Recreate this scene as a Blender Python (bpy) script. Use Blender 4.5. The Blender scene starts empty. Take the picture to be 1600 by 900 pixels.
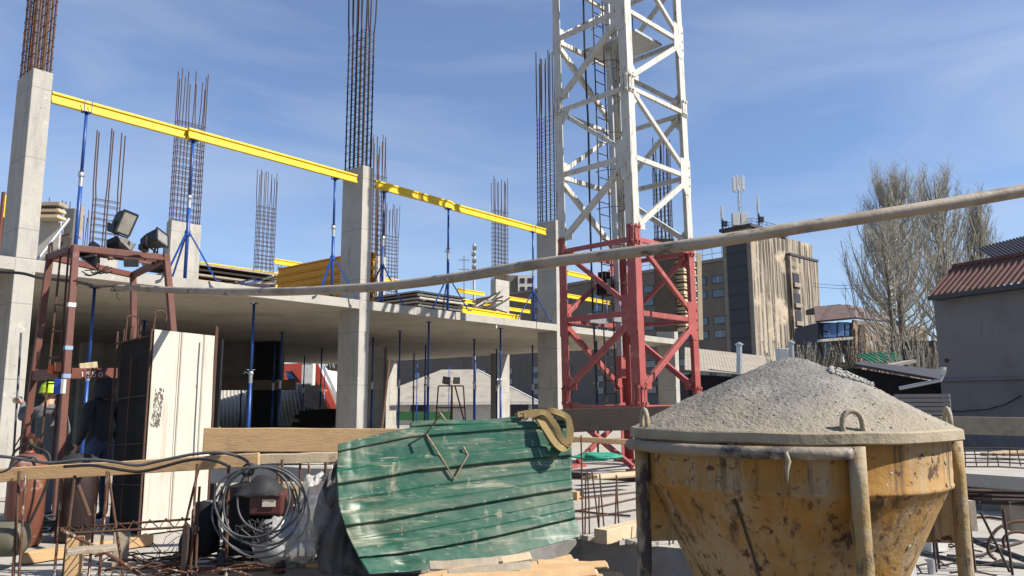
import bpy, math, random
from mathutils import Vector as V, Matrix, noise
random.seed(7)
sc = bpy.context.scene
COL = sc.collection
R = math.radians
rnd = random.uniform

# ------------------------------------------------------------------ camera
F_PX, PITCH, ROLL, EYE = 1180.0, R(8.5), .004, 1.45
CF = V((0, math.cos(PITCH), math.sin(PITCH)))
_U0 = V((0, -math.sin(PITCH), math.cos(PITCH)))
CR = V((1, 0, 0))*math.cos(ROLL) - _U0*math.sin(ROLL)
CU = V((1, 0, 0))*math.sin(ROLL) + _U0*math.cos(ROLL)
CP = V((0, 0, EYE))
cam_d = bpy.data.cameras.new('camera'); cam = bpy.data.objects.new('camera', cam_d); COL.objects.link(cam)
cam_d.sensor_width = 36; cam_d.lens = 36*F_PX/1600; cam_d.clip_start = .05; cam_d.clip_end = 3000
m = Matrix.Identity(4)
for i in range(3):
    m[i][0], m[i][1], m[i][2], m[i][3] = CR[i], CU[i], -CF[i], CP[i]
cam.matrix_world = m
sc.camera = cam

# ------------------------------------------------------------------ sky, sun, exposure
SUN_H, SUN_EL = V((.96, -.28, 0)).normalized(), R(42)
world = bpy.data.worlds.new('World'); sc.world = world; world.use_nodes = True
wn, wl = world.node_tree.nodes, world.node_tree.links
bg = wn['Background']; bg.inputs[1].default_value = .068
sky = wn.new('ShaderNodeTexSky'); sky.sky_type = 'NISHITA'; sky.sun_disc = False
sky.sun_elevation = SUN_EL; sky.sun_rotation = math.atan2(SUN_H.x, SUN_H.y)
sky.air_density = 1.0; sky.dust_density = .05; sky.ozone_density = 3.0; sky.altitude = 100
tc = wn.new('ShaderNodeTexCoord'); mp = wn.new('ShaderNodeMapping')
mp.inputs['Scale'].default_value = (1.0, 1.6, 5.5); mp.inputs['Rotation'].default_value = (0, R(12), R(20))
nz = wn.new('ShaderNodeTexNoise'); nz.inputs['Scale'].default_value = 1.7; nz.inputs['Detail'].default_value = 6
nz.inputs['Roughness'].default_value = .52; nz.inputs['Distortion'].default_value = .5
rp = wn.new('ShaderNodeValToRGB'); rp.color_ramp.elements[0].position = .36; rp.color_ramp.elements[0].color = (.11, .11, .11, 1); rp.color_ramp.elements[1].position = .72
rp.color_ramp.elements[1].color = (.52, .52, .52, 1)
mx = wn.new('ShaderNodeMix'); mx.data_type = 'RGBA'; mx.inputs[7].default_value = (4.6, 5.4, 6.6, 1)
wl.new(tc.outputs['Generated'], mp.inputs[0]); wl.new(mp.outputs[0], nz.inputs['Vector'])
wl.new(nz.outputs[0], rp.inputs[0]); wl.new(rp.outputs[0], mx.inputs[0])
tn = wn.new('ShaderNodeMix'); tn.data_type = 'RGBA'; tn.blend_type = 'MULTIPLY'; tn.inputs[0].default_value = 1; tn.inputs[7].default_value = (.88, .965, 1.13, 1)
wl.new(sky.outputs[0], tn.inputs[6]); wl.new(tn.outputs[2], mx.inputs[6]); wl.new(mx.outputs[2], bg.inputs[0])
sun_d = bpy.data.lights.new('sun', 'SUN'); sun_d.energy = 5.0; sun_d.angle = R(.5); sun_d.color = (1, .93, .82)
sun = bpy.data.objects.new('sun', sun_d); COL.objects.link(sun)
SUN = V((SUN_H.x*math.cos(SUN_EL), SUN_H.y*math.cos(SUN_EL), math.sin(SUN_EL)))
sun.rotation_euler = SUN.to_track_quat('Z', 'Y').to_euler(); sun.location = (30, -20, 40)
vs = sc.view_settings
vs.view_transform = 'Standard'; vs.look = 'None'; vs.exposure = 1.02; vs.gamma = 1; vs.use_curve_mapping = False

# ------------------------------------------------------------------ pixel helpers (photograph pixel -> place in the world)
def ray(x, y): return CF*F_PX + CR*(x-800) - CU*(y-450)
def P(x, y, Y): d = ray(x, y); return CP + d*(Y/d.y)
def PZ(x, y, z): d = ray(x, y); return CP + d*((z-EYE)/d.z)
def PP(x, y, p, n): d = ray(x, y); return CP + d*((V(p)-CP).dot(n)/d.dot(n))
AZ = R(40)
BU = V((math.sin(AZ), math.cos(AZ), 0)); BW = V((-math.cos(AZ), math.sin(AZ), 0)); Z = V((0, 0, 1))
SLAB = 3.75
BO = PZ(57, 406, SLAB); BO.z = 0
def B(s, t, z): return BO + BU*s + BW*t + Z*z

# ------------------------------------------------------------------ mesh builder
class MB:
    def __init__(s): s.v = []; s.f = []; s.mi = []; s.m = 0
    def face(s, idx): s.f.append(tuple(idx)); s.mi.append(s.m)
    def poly(s, pts):
        n = len(s.v); s.v += [V(p) for p in pts]; s.face(range(n, n+len(pts))); return s
    def hexa(s, a, b):      # two quads (bottom, top) in the same order
        n = len(s.v); s.v += [V(p) for p in a] + [V(p) for p in b]
        s.face((n+3, n+2, n+1, n)); s.face((n+4, n+5, n+6, n+7))
        for i in range(4): j = (i+1) % 4; s.face((n+i, n+j, n+4+j, n+4+i))
        return s
    def box(s, c, sz, ax=None, ay=None, az=None):
        c = V(c); ax = V(ax or (1, 0, 0))*sz[0]/2; ay = V(ay or (0, 1, 0))*sz[1]/2; az = V(az or (0, 0, 1))*sz[2]/2
        q = [-ax-ay, ax-ay, ax+ay, -ax+ay]
        return s.hexa([c+k-az for k in q], [c+k+az for k in q])
    def bar(s, p, q, w, h, up=(0, 0, 1)):
        p, q = V(p), V(q); d = (q-p); L = d.length; d.normalize(); up = V(up)
        if abs(d.dot(up)) > .98: up = V((0, 1, 0)) if abs(d.y) < .9 else V((1, 0, 0))
        sd = d.cross(up).normalized(); u = sd.cross(d)
        return s.box((p+q)/2, (L, w, h), d, sd, u)
    def tube(s, p, q, r, n=8, r2=None): return s.path([p, q], r, n, r2=r2)
    def path(s, pts, r, n=6, r2=None, closed=False, flat=None):
        pts = [V(p) for p in pts]; k = len(pts); r2 = r if r2 is None else r2; base = len(s.v); sd = None
        for i, p in enumerate(pts):
            if closed: d = pts[(i+1) % k]-pts[i-1]
            else: d = pts[min(i+1, k-1)]-pts[max(i-1, 0)]
            d = d.normalized() if d.length > 1e-9 else V((0, 0, 1))
            if sd is None:
                up = V((0, 0, 1)) if abs(d.z) < .9 else V((1, 0, 0))
                sd = d.cross(up).normalized()
            else:
                sd = (sd - d*sd.dot(d)).normalized()
            u = sd.cross(d); rr = r[i] if isinstance(r, (list, tuple)) else r+(r2-r)*i/max(1, k-1)
            for j in range(n):
                a = 2*math.pi*j/n
                s.v.append(p + sd*math.cos(a)*rr + u*math.sin(a)*rr)
        for i in range(k if closed else k-1):
            for j in range(n):
                a = base+i*n+j; b = base+i*n+(j+1) % n; i2 = (i+1) % k
                s.face((a, b, base+i2*n+(j+1) % n, base+i2*n+j))
        if not closed:
            s.face(tuple(base+j for j in reversed(range(n)))); s.face(tuple(base+(k-1)*n+j for j in range(n)))
        return s
    def ribbon(s, pts, wid, th, wd, flat=False):       # flat strap following pts, width along wd (or lying flat against the normal wd)
        pts = [V(p) for p in pts]; wd = V(wd).normalized(); k = len(pts); base = len(s.v)
        for i, p in enumerate(pts):
            d = (pts[min(i+1, k-1)]-pts[max(i-1, 0)]).normalized(); nn = (wd-d*wd.dot(d)).normalized() if flat else d.cross(wd).normalized(); w2 = nn.cross(d).normalized()
            for a, b in ((-1, -1), (1, -1), (1, 1), (-1, 1)): s.v.append(p + w2*a*wid/2 + nn*b*th/2)
        for i in range(k-1):
            for j in range(4):
                a = base+i*4
                s.face((a+j, a+(j+1) % 4, a+4+(j+1) % 4, a+4+j))
        s.face((base+3, base+2, base+1, base)); e = base+(k-1)*4; s.face((e, e+1, e+2, e+3))
        return s
    def prism(s, pts, off):
        pts = [V(p) for p in pts]; off = V(off); n = len(s.v); k = len(pts)
        s.v += pts + [p+off for p in pts]
        s.face(tuple(reversed(range(n, n+k)))); s.face(tuple(range(n+k, n+2*k)))
        for i in range(k): j = (i+1) % k; s.face((n+i, n+j, n+k+j, n+k+i))
        return s
    def lathe(s, prof, c, n=32, ax=(0, 0, 1), cap=True):
        c = V(c); ax = V(ax).normalized(); sx = ax.orthogonal().normalized(); sy = ax.cross(sx); base = len(s.v)
        for r, z in prof:
            for j in range(n):
                a = 2*math.pi*j/n; s.v.append(c + ax*z + (sx*math.cos(a)+sy*math.sin(a))*r)
        for i in range(len(prof)-1):
            for j in range(n):
                a = base+i*n+j; b = base+i*n+(j+1) % n; s.face((a, b, b+n, a+n))
        if cap:
            s.face(tuple(base+j for j in reversed(range(n)))); e = base+(len(prof)-1)*n; s.face(tuple(e+j for j in range(n)))
        return s
    def grid(s, fn, nu, nv):
        base = len(s.v)
        for j in range(nv+1):
            for i in range(nu+1): s.v.append(V(fn(i/nu, j/nv)))
        for j in range(nv):
            for i in range(nu):
                a = base+j*(nu+1)+i; s.face((a, a+1, a+nu+2, a+nu+1))
        return s
    def build(s, name, mat, parent=None, smooth=False, bevel=0, solid=0, sub=0, **tags):
        if parent is not None: o0 = world_loc(parent)
        else:
            xs = [v.x for v in s.v]; ys = [v.y for v in s.v]
            o0 = V(((min(xs)+max(xs))/2, (min(ys)+max(ys))/2, min(v.z for v in s.v)))
        me = bpy.data.meshes.new(name); me.from_pydata([v-o0 for v in s.v], [], s.f)
        for mm in (mat if isinstance(mat, (list, tuple)) else [mat]): me.materials.append(mm)
        me.polygons.foreach_set('material_index', s.mi)
        if smooth: me.polygons.foreach_set('use_smooth', [True]*len(s.f))
        me.update()
        o = bpy.data.objects.new(name, me); COL.objects.link(o)
        if parent is not None: o.parent = parent
        else: o.location = o0
        if solid: k = o.modifiers.new('solid', 'SOLIDIFY'); k.thickness = solid; k.offset = 0
        if bevel: k = o.modifiers.new('bevel', 'BEVEL'); k.width = bevel; k.segments = 2; k.limit_method = 'ANGLE'
        if sub: k = o.modifiers.new('sub', 'SUBSURF'); k.levels = sub; k.render_levels = sub
        for t, val in tags.items():
            if val is not None: o[t] = val
        return o
def world_loc(o):
    p = V(o.location)
    while o.parent: o = o.parent; p = p + V(o.location)
    return p
def thing(name, label, cat, loc, group=None):
    o = bpy.data.objects.new(name, None); COL.objects.link(o); o.location = V(loc); o.empty_display_size = .1
    o['label'] = label; o['category'] = cat
    if group: o['group'] = group
    return o
def dup(o, loc=None, rz=0, label=None, parent=None, scale=None):
    c = o.copy(); COL.objects.link(c)
    if parent is not None: c.parent = parent
    if loc is not None: c.location = V(loc); c.rotation_euler = (0, 0, rz)
    if scale: c.scale = scale
    if label: c['label'] = label
    for ch in list(o.children): dup(ch, parent=c)
    return c
ONES = ['first', 'second', 'third', 'fourth', 'fifth', 'sixth', 'seventh', 'eighth', 'ninth', 'tenth', 'eleventh', 'twelfth', 'thirteenth',
        'fourteenth', 'fifteenth', 'sixteenth', 'seventeenth', 'eighteenth', 'nineteenth', 'twentieth']
def nth(i):
    if i < 20: return ONES[i]
    if i < 29: return 'twenty-'+ONES[i-20]
    if i == 29: return 'thirtieth'
    return 'thirty-'+ONES[i-30]

# ------------------------------------------------------------------ materials
def M(name, base, var=None, scale=5, rough=.8, metal=0, bump=.25, bscale=45, bdist=.01, stretch=(1, 1, 1), layers=(), lines=None, spec=.4, alpha=None, trans=0, detail=6):
    mt = bpy.data.materials.new(name); mt.use_nodes = True; nt = mt.node_tree; n, l = nt.nodes, nt.links
    bs = n['Principled BSDF']; tcn = n.new('ShaderNodeTexCoord')
    def mapped(st):
        mpn = n.new('ShaderNodeMapping'); mpn.inputs['Scale'].default_value = st; l.new(tcn.outputs['Object'], mpn.inputs[0]); return mpn.outputs[0]
    def nois(sc_, st, det=detail, rg=.6):
        t = n.new('ShaderNodeTexNoise'); t.inputs['Scale'].default_value = sc_; t.inputs['Detail'].default_value = det
        t.inputs['Roughness'].default_value = rg; l.new(mapped(st), t.inputs['Vector']); return t.outputs[0]
    def mix(fac, a, b):
        x = n.new('ShaderNodeMix'); x.data_type = 'RGBA'
        for sock, val in ((0, fac), (6, a), (7, b)):
            if isinstance(val, bpy.types.NodeSocket): l.new(val, x.inputs[sock])
            elif sock == 0: x.inputs[0].default_value = val
            else: x.inputs[sock].default_value = (*val, 1)
        return x.outputs[2]
    def rng(val, lo, hi):
        r = n.new('ShaderNodeMapRange'); r.inputs['From Min'].default_value = lo; r.inputs['From Max'].default_value = hi; l.new(val, r.inputs[0]); return r.outputs[0]
    KA = .74      # one scale for every surface colour, set together with the exposure
    var = tuple(c*KA for c in (var or tuple(c*.72 for c in base))); base = tuple(c*KA for c in base)
    col = mix(rng(nois(scale, stretch), .3, .7), var, base)
    rsock = None
    for ly in layers:
        c, s_, lo, hi = ly[:4]; c = tuple(x*KA for x in c); st = ly[4] if len(ly) > 4 else (1, 1, 1)
        fac = rng(nois(s_, st, 8, .65), lo, hi); col = mix(fac, col, c)
        if len(ly) > 5:
            rr = n.new('ShaderNodeMapRange'); rr.inputs['To Min'].default_value = rough if rsock is None else rough; rr.inputs['To Max'].default_value = ly[5]
            l.new(fac, rr.inputs[0]); rsock = rr.outputs[0]
    if lines:       # (axis scale vector, colour, width 0..1): thin joint lines
        st, c, wd = lines
        wv = n.new('ShaderNodeTexWave'); wv.wave_type = 'BANDS'; wv.bands_direction = 'X'; wv.inputs['Scale'].default_value = 1
        wv.inputs['Distortion'].default_value = .15
        rot = n.new('ShaderNodeVectorMath'); rot.operation = 'DOT_PRODUCT'; rot.inputs[1].default_value = st; l.new(tcn.outputs['Object'], rot.inputs[0])
        cx = n.new('ShaderNodeCombineXYZ'); l.new(rot.outputs['Value'], cx.inputs[0]); l.new(cx.outputs[0], wv.inputs['Vector'])
        col = mix(rng(wv.outputs['Fac'], 1-wd, 1), col, c)
    l.new(col, bs.inputs['Base Color'])
    bs.inputs['Roughness'].default_value = rough; bs.inputs['Metallic'].default_value = metal
    bs.inputs['Specular IOR Level'].default_value = spec
    if rsock is not None: l.new(rsock, bs.inputs['Roughness'])
    if trans: bs.inputs['Transmission Weight'].default_value = trans
    if alpha is not None: bs.inputs['Alpha'].default_value = alpha
    if bump:
        b = n.new('ShaderNodeBump'); b.inputs['Strength'].default_value = bump; b.inputs['Distance'].default_value = bdist
        l.new(nois(bscale, stretch, 5), b.inputs['Height']); l.new(b.outputs[0], bs.inputs['Normal'])
    return mt
RUSTC = (.13, .045, .02)
conc = M('concrete', (.43, .41, .37), (.35, .335, .31), 2.2, .9, bump=.35, bscale=30, layers=[((.27, .26, .24), 1.3, .58, .75), ((.2, .19, .18), 38, .69, .76), ((.5, .48, .44), 7, .6, .72)])
conc_form = M('formed_concrete', (.46, .44, .40), (.37, .355, .325), 1.8, .88, bump=.4, bscale=25, layers=[((.29, .275, .25), 2.2, .52, .72, (2.5, 2.5, .4)), ((.2, .19, .175), 4, .64, .74, (3, 3, .3)), ((.13, .12, .11), 22, .645, .68), ((.56, .54, .5), 6, .63, .72)], lines=((0, 0, .26), (.2, .19, .175), .0009))
conc_ceil = M('board_marked_concrete', (.56, .50, .42), (.49, .435, .365), 1.5, .85, bump=.15, layers=[((.31, .28, .24), .7, .5, .75)], lines=((BW.x*.62, BW.y*.62, 0), (.2, .18, .15), .006))  # base lightened and warmed to carry bounce light from the floor
conc_floor = M('floor_concrete', (.44, .415, .37), (.34, .32, .29), 1.6, .92, bump=.5, bscale=22, layers=[((.3, .26, .2), 2.6, .55, .75), ((.53, .51, .47), 5, .62, .75), ((.16, .14, .12), 24, .68, .76)])
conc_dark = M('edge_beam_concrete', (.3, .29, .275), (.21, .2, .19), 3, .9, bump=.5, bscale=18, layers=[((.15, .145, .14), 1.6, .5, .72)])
dirt = M('trodden_earth', (.27, .22, .165), (.18, .145, .11), 2.5, .95, bump=.8, bscale=14, bdist=.03)
yellow = M('yellow_timber', (.86, .60, .015), (.74, .47, .01), 6, .5, bump=.1, layers=[((.55, .33, .03), 5, .58, .74), ((.55, .48, .32), 13, .66, .72), ((.1, .06, .02), 40, .71, .76)])
blue = M('blue_paint', (.013, .075, .33), (.009, .05, .23), 8, .42, bump=.12, layers=[((.16, .2, .3), 16, .63, .72), (RUSTC, 30, .7, .76)])
galv = M('galvanised_steel', (.56, .58, .6), (.42, .44, .46), 18, .4, .7, bump=.1)
rebar = M('rusty_rebar', (.135, .07, .043), (.075, .04, .028), 20, .85, .15, bump=.5, bscale=90, layers=[((.21, .115, .07), 9, .6, .75)])
rebar_dk = M('dark_rebar', (.075, .05, .042), (.045, .032, .03), 20, .8, .2, bump=.4, bscale=90, layers=[((.17, .075, .04), 6, .6, .75)])
rebar_cem = M('splashed_rebar', (.16, .065, .033), (.085, .036, .022), 14, .85, .1, bump=.5, bscale=90, layers=[((.46, .42, .37), 5, .55, .6, (6, 6, 1.2))])
white_cr = M('chipped_white_paint', (.60, .59, .545), (.48, .47, .43), 3, .5, bump=.15, layers=[((.30, .25, .19), 4, .55, .70, (2.5, 2.5, .5)), (RUSTC, 7, .63, .66, (1.4, 1.4, .6)), ((.2, .12, .07), 24, .68, .72)])
red_cr = M('faded_red_paint', (.38, .095, .085), (.29, .062, .058), 2.4, .5, bump=.12, layers=[((.50, .23, .20), 4, .58, .78), ((.16, .05, .035), 13, .70, .75)])
bk_yel = M('worn_yellow_paint', (.41, .22, .05), (.28, .145, .04), 3.2, .8, bump=.5, bscale=26, spec=.25, layers=[((.40, .31, .18), 1.5, .45, .64), ((.37, .31, .225), 3.2, .50, .68, (2.4, 2.4, .22)), ((.10, .065, .04), 3.4, .57, .66, (3, 3, .16)), ((.09, .05, .03), 7, .625, .67, (1, 1, .8)), ((.085, .04, .022), 20, .585, .64), ((.10, .07, .045), 9, .56, .66, (3, 3, .25)), ((.04, .028, .024), 55, .645, .69)])
bk_leg = M('concrete_splashed_yellow', (.36, .24, .09), (.27, .19, .085), 6, .8, bump=.8, bscale=24, layers=[((.34, .29, .22), 5, .44, .60), ((.05, .042, .042), 5, .54, .60, (1.4, 1.4, .5)), ((.12, .08, .05), 30, .62, .67)])
bk_rail = M('grimy_rail_paint', (.32, .27, .2), (.2, .17, .14), 8, .7, bump=.5, layers=[((.035, .035, .045), 5, .5, .6), ((.45, .41, .35), 9, .6, .68)])
rim_m = M('cement_crusted_rim', (.38, .325, .235), (.28, .235, .165), 8, .85, bump=.7, bscale=28, layers=[((.42, .29, .1), 6, .62, .72), ((.2, .17, .13), 16, .64, .72)])
mix_m = M('fresh_concrete_mix', (.25, .24, .222), (.175, .17, .16), 9, .95, bump=1.0, bscale=85, bdist=.012, spec=.2, layers=[((.36, .35, .33), 3.2, .5, .7), ((.09, .09, .09), 80, .60, .66), ((.42, .40, .37), 100, .64, .70)])
def radial_tan(mt, tan):     # paler dried mortar round the rim of the heap
    nt = mt.node_tree; n, l = nt.nodes, nt.links; bs = n['Principled BSDF']; src = bs.inputs['Base Color'].links[0].from_socket
    t = n.new('ShaderNodeTexCoord'); vm = n.new('ShaderNodeVectorMath'); vm.operation = 'MULTIPLY'; vm.inputs[1].default_value = (1, 1, 0); l.new(t.outputs['Object'], vm.inputs[0])
    ln = n.new('ShaderNodeVectorMath'); ln.operation = 'LENGTH'; l.new(vm.outputs[0], ln.inputs[0])
    nz_ = n.new('ShaderNodeTexNoise'); nz_.inputs['Scale'].default_value = 5; nz_.inputs['Detail'].default_value = 8; l.new(t.outputs['Object'], nz_.inputs[0])
    ma = n.new('ShaderNodeMath'); ma.operation = 'MULTIPLY_ADD'; ma.inputs[1].default_value = .55; l.new(nz_.outputs[0], ma.inputs[0]); l.new(ln.outputs['Value'], ma.inputs[2])
    mr = n.new('ShaderNodeMapRange'); mr.inputs['From Min'].default_value = .58; mr.inputs['From Max'].default_value = .86; mr.inputs['To Max'].default_value = .65; l.new(ma.outputs[0], mr.inputs[0])
    x = n.new('ShaderNodeMix'); x.data_type = 'RGBA'; l.new(mr.outputs[0], x.inputs[0]); l.new(src, x.inputs[6]); x.inputs[7].default_value = (*tan, 1); l.new(x.outputs[2], bs.inputs['Base Color'])
heap_m = M('heaped_concrete', (.25, .24, .222), (.175, .17, .16), 9, .95, bump=1.0, bscale=85, bdist=.012, spec=.2, layers=[((.36, .35, .33), 3.2, .5, .7), ((.09, .09, .09), 80, .60, .66), ((.42, .40, .37), 100, .64, .70)])
radial_tan(heap_m, (.31, .262, .19))
green_sh = M('scratched_green_sheet', (.011, .098, .058), (.008, .070, .042), 3, .46, .0, bump=.12, bscale=14, spec=.5, layers=[((.24, .235, .16), 1.5, .47, .82, (.7, .7, 3.2), .8), ((.36, .32, .22), 5.5, .60, .76, (1.8, 1.8, .4), .8), ((.38, .35, .26), 5.0, .56, .74, (.3, .3, 2.8), .8), ((.4, .37, .28), 14, .60, .72, (.3, .3, 2.4), .8), ((.36, .43, .39), 22, .655, .70, (.35, 1, 1.6), .5), ((.5, .5, .46), 46, .70, .73)])
grey_back = M('grey_sheet_back', (.16, .16, .16), None, 3, .6, bump=.15, layers=[((.25, .22, .18), 4, .6, .75)])
timber = M('sawn_timber', (.56, .37, .19), (.44, .28, .14), 5, .8, bump=.4, bscale=20, stretch=(1, 1, 6), layers=[((.33, .22, .13), 3, .57, .72), ((.12, .075, .045), 22, .70, .76)])
timber_grey = M('weathered_timber', (.40, .34, .26), (.28, .23, .17), 6, .85, bump=.5, layers=[((.17, .13, .1), 4, .56, .7)])
timber_pale = M('pale_timber', (.60, .49, .33), (.50, .39, .25), 6, .8, bump=.3, layers=[((.36, .27, .17), 5, .6, .72)])
timber_dark = M('tarred_formwork_board', (.045, .037, .031), (.025, .021, .019), 3, .8, bump=.4, spec=.2, layers=[((.11, .09, .07), 2.4, .6, .78)])
ply = M('film_faced_plywood', (.17, .12, .085), None, 4, .6, bump=.2)
panel_lt = M('pale_panel', (.52, .49, .43), (.42, .39, .34), 3, .7, bump=.2, layers=[((.3, .22, .14), 4, .6, .73)])
brown_st = M('red_brown_primer', (.165, .058, .04), (.115, .042, .032), 6, .6, bump=.2, layers=[((.25, .11, .08), 7, .6, .74), ((.045, .025, .02), 12, .66, .74)])
black_st = M('black_steel', (.014, .014, .017), None, 5, .75, bump=.15, spec=.2, layers=[((.035, .03, .03), 5, .58, .72)])
rubber = M('black_rubber', (.022, .022, .024), None, 8, .65, bump=.2)
grey_cab = M('dusty_cable_sheath', (.09, .095, .1), (.055, .058, .062), 9, .6, bump=.2, layers=[((.25, .23, .2), 8, .62, .72)])
white_pan = M('dirty_white_panel', (.60, .565, .49), (.53, .495, .425), 2.2, .6, bump=.08, layers=[((.42, .36, .27), 3, .54, .76, (4, 4, .35)), ((.3, .2, .12), 5, .68, .74, (3, 3, .8)), ((.2, .13, .08), 26, .735, .77)])
lamp_b = M('dark_lamp_housing', (.024, .025, .028), (.016, .017, .019), 8, .45, bump=.15, layers=[((.09, .085, .08), 6, .62, .74)])
lamp_g = M('grey_lamp_housing', (.17, .16, .15), None, 8, .55, bump=.2)
reflector = M('dusty_reflector_glass', (.42, .40, .36), (.3, .285, .26), 12, .25, .3, bump=.2)
gas_red = M('red_brown_cylinder_paint', (.20, .068, .04), (.15, .05, .03), 4, .55, bump=.15, layers=[((.42, .33, .27), 2.6, .56, .66, (1, 1, 1.6)), ((.09, .035, .022), 10, .66, .74)])
brass = M('brass', (.5, .33, .1), None, 9, .4, .9)
pipe_m = M('dirty_conduit', (.43, .365, .29), (.33, .28, .225), 4, .55, bump=.25, bscale=30, layers=[((.22, .17, .13), 3.2, .52, .70), ((.1, .08, .065), 7, .59, .67, (.5, 1, 1)), ((.25, .12, .07), 16, .65, .70), ((.52, .47, .4), 7, .60, .70)])
khaki = M('khaki_webbing', (.37, .27, .115), (.28, .2, .09), 9, .9, bump=.6, bscale=120, layers=[((.19, .135, .07), 7, .58, .72)])
orange = M('orange_plastic', (.75, .13, .03), None, 6, .5, bump=.1)
orange_st = M('orange_steel', (.42, .12, .04), None, 6, .6, bump=.1)
tape = M('pale_blue_tape', (.30, .44, .66), None, 6, .5, bump=.1)
chalk = M('chalk', (.8, .78, .74), None, 30, .95, bump=.2)
soot = M('black_smudge', (.10, .09, .08), (.2, .18, .15), 30, .9, bump=.1)
plastic_f = M('clear_plastic_film', (.72, .73, .71), (.6, .6, .57), 6, .18, bump=.5, bscale=14, bdist=.03, alpha=.5, spec=.8)
net_m = M('green_net', (.02, .30, .20), None, 12, .7, bump=.5)
blue_pl = M('blue_plastic', (.02, .1, .5), None, 6, .45, bump=.1)
wred = M('maroon_machine_paint', (.115, .035, .032), None, 8, .45, bump=.15, layers=[((.3, .24, .2), 7, .63, .73)])
label_w = M('pale_label', (.72, .66, .55), (.6, .48, .36), 30, .6, bump=0)
# far buildings
brick_gr = M('grey_brown_brick', (.245, .205, .165), (.20, .165, .135), 1.2, .9, bump=.2, bscale=4, layers=[((.15, .13, .11), .25, .5, .75, (1, 1, .3))], lines=((0, 0, 9), (.14, .12, .105), .25))
beige_st = M('streaked_beige_facade', (.43, .365, .285), (.37, .315, .245), .4, .9, bump=.1, layers=[((.24, .20, .155), .8, .45, .62, (1.2, 1.2, .06)), ((.045, .04, .036), .34, .50, .56, (3.0, 3.0, .10)), ((.05, .043, .038), .8, .50, .56, (2.0, 2.0, .045)), ((.46, .38, .29), .10, .52, .62, (1, 1, 1.6))])
tile_dk = M('dark_slate_tiles', (.05, .058, .072), (.036, .042, .054), .8, .5, bump=.1, lines=((0, 0, 7), (.018, .02, .026), .35))
glass_w = M('window_glass', (.075, .10, .14), (.05, .07, .1), .5, .12, bump=0, spec=.9)
glass_b = M('blue_glass', (.07, .17, .42), (.04, .09, .24), .5, .08, bump=0, spec=1)
frame_dk = M('dark_window_frame', (.035, .03, .04), None, 4, .5, bump=0)
frame_wh = M('white_trim', (.72, .71, .68), None, 4, .5, bump=.05)
pilaster = M('grey_render', (.33, .29, .24), None, 1, .9, bump=.1)
brick_red = M('brown_brick', (.21, .155, .12), (.16, .12, .09), 2, .9, bump=.2, lines=((0, 0, 20), (.22, .15, .1), .2))
roof_br = M('brown_roof', (.13, .085, .078), None, 1, .75, bump=.15)
roof_gr = M('grey_slate_roof', (.36, .325, .28), (.29, .265, .23), 1.2, .9, bump=.3, bscale=6, layers=[((.19, .165, .14), .9, .52, .72)])
roof_tan = M('weathered_tan_roof', (.34, .30, .245), (.27, .24, .195), 1.2, .9, bump=.2, layers=[((.2, .175, .145), .8, .54, .72)])
roof_red = M('red_sheet_roof', (.5, .075, .04), (.4, .055, .03), 1.5, .55, bump=.1)
roof_mar = M('weathered_maroon_sheet', (.165, .078, .064), (.12, .055, .046), 1.2, .85, bump=.15, layers=[((.31, .22, .17), 2, .58, .75)])
roof_dk = M('dark_sheet_roof', (.06, .055, .065), None, 2, .5, bump=.1)
render_gr = M('grey_blue_render', (.235, .235, .245), (.195, .195, .205), .9, .9, bump=.3, bscale=16, layers=[((.165, .165, .175), .55, .5, .7), ((.14, .14, .145), 2.4, .6, .78, (2, 2, .4))])
wall_wh = M('white_brick', (.66, .63, .58), (.56, .53, .48), 3, .85, bump=.3, lines=((0, 0, 40), (.42, .4, .36), .25))
wall_grey = M('dim_render', (.24, .23, .22), None, 2, .9, bump=.2)
green_pt = M('green_fence_paint', (.035, .15, .055), None, 2, .6, bump=.1)
fence_m = M('corrugated_grey_fence', (.30, .29, .275), (.24, .23, .22), 2, .6, bump=.15)
wave_asb = M('wavy_asbestos', (.47, .44, .39), (.38, .355, .31), 1.4, .9, bump=.3, layers=[((.25, .23, .2), 1.2, .54, .74)])
bark = M('grey_bark', (.19, .165, .125), (.13, .11, .085), 6, .9, bump=.4)
twig = M('pale_twigs', (.44, .41, .34), (.31, .29, .235), 1.2, .9, bump=0)
twig_dk = M('dark_twigs', (.12, .095, .065), (.075, .06, .042), 1.2, .9, bump=0)
ant_w = M('antenna_white', (.62, .63, .64), None, 3, .5, bump=0)
skin = M('skin', (.52, .29, .2), (.46, .25, .17), 20, .55, bump=.1)
jk_grey = M('grey_workwear', (.17, .17, .175), (.12, .12, .125), 14, .9, bump=.5, bscale=18)
jk_black = M('black_jacket', (.036, .037, .045), None, 10, .8, bump=.6, bscale=14)
jeans = M('faded_jeans', (.07, .105, .18), (.045, .065, .115), 9, .9, bump=.4, layers=[((.22, .26, .33), 5, .58, .74)])
boots = M('dark_boots', (.03, .026, .022), None, 9, .7)
hivis = M('lime_helmet', (.45, .68, .02), None, 9, .4, bump=0)
hair_m = M('dark_hair', (.02, .015, .012), None, 30, .8)
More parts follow.
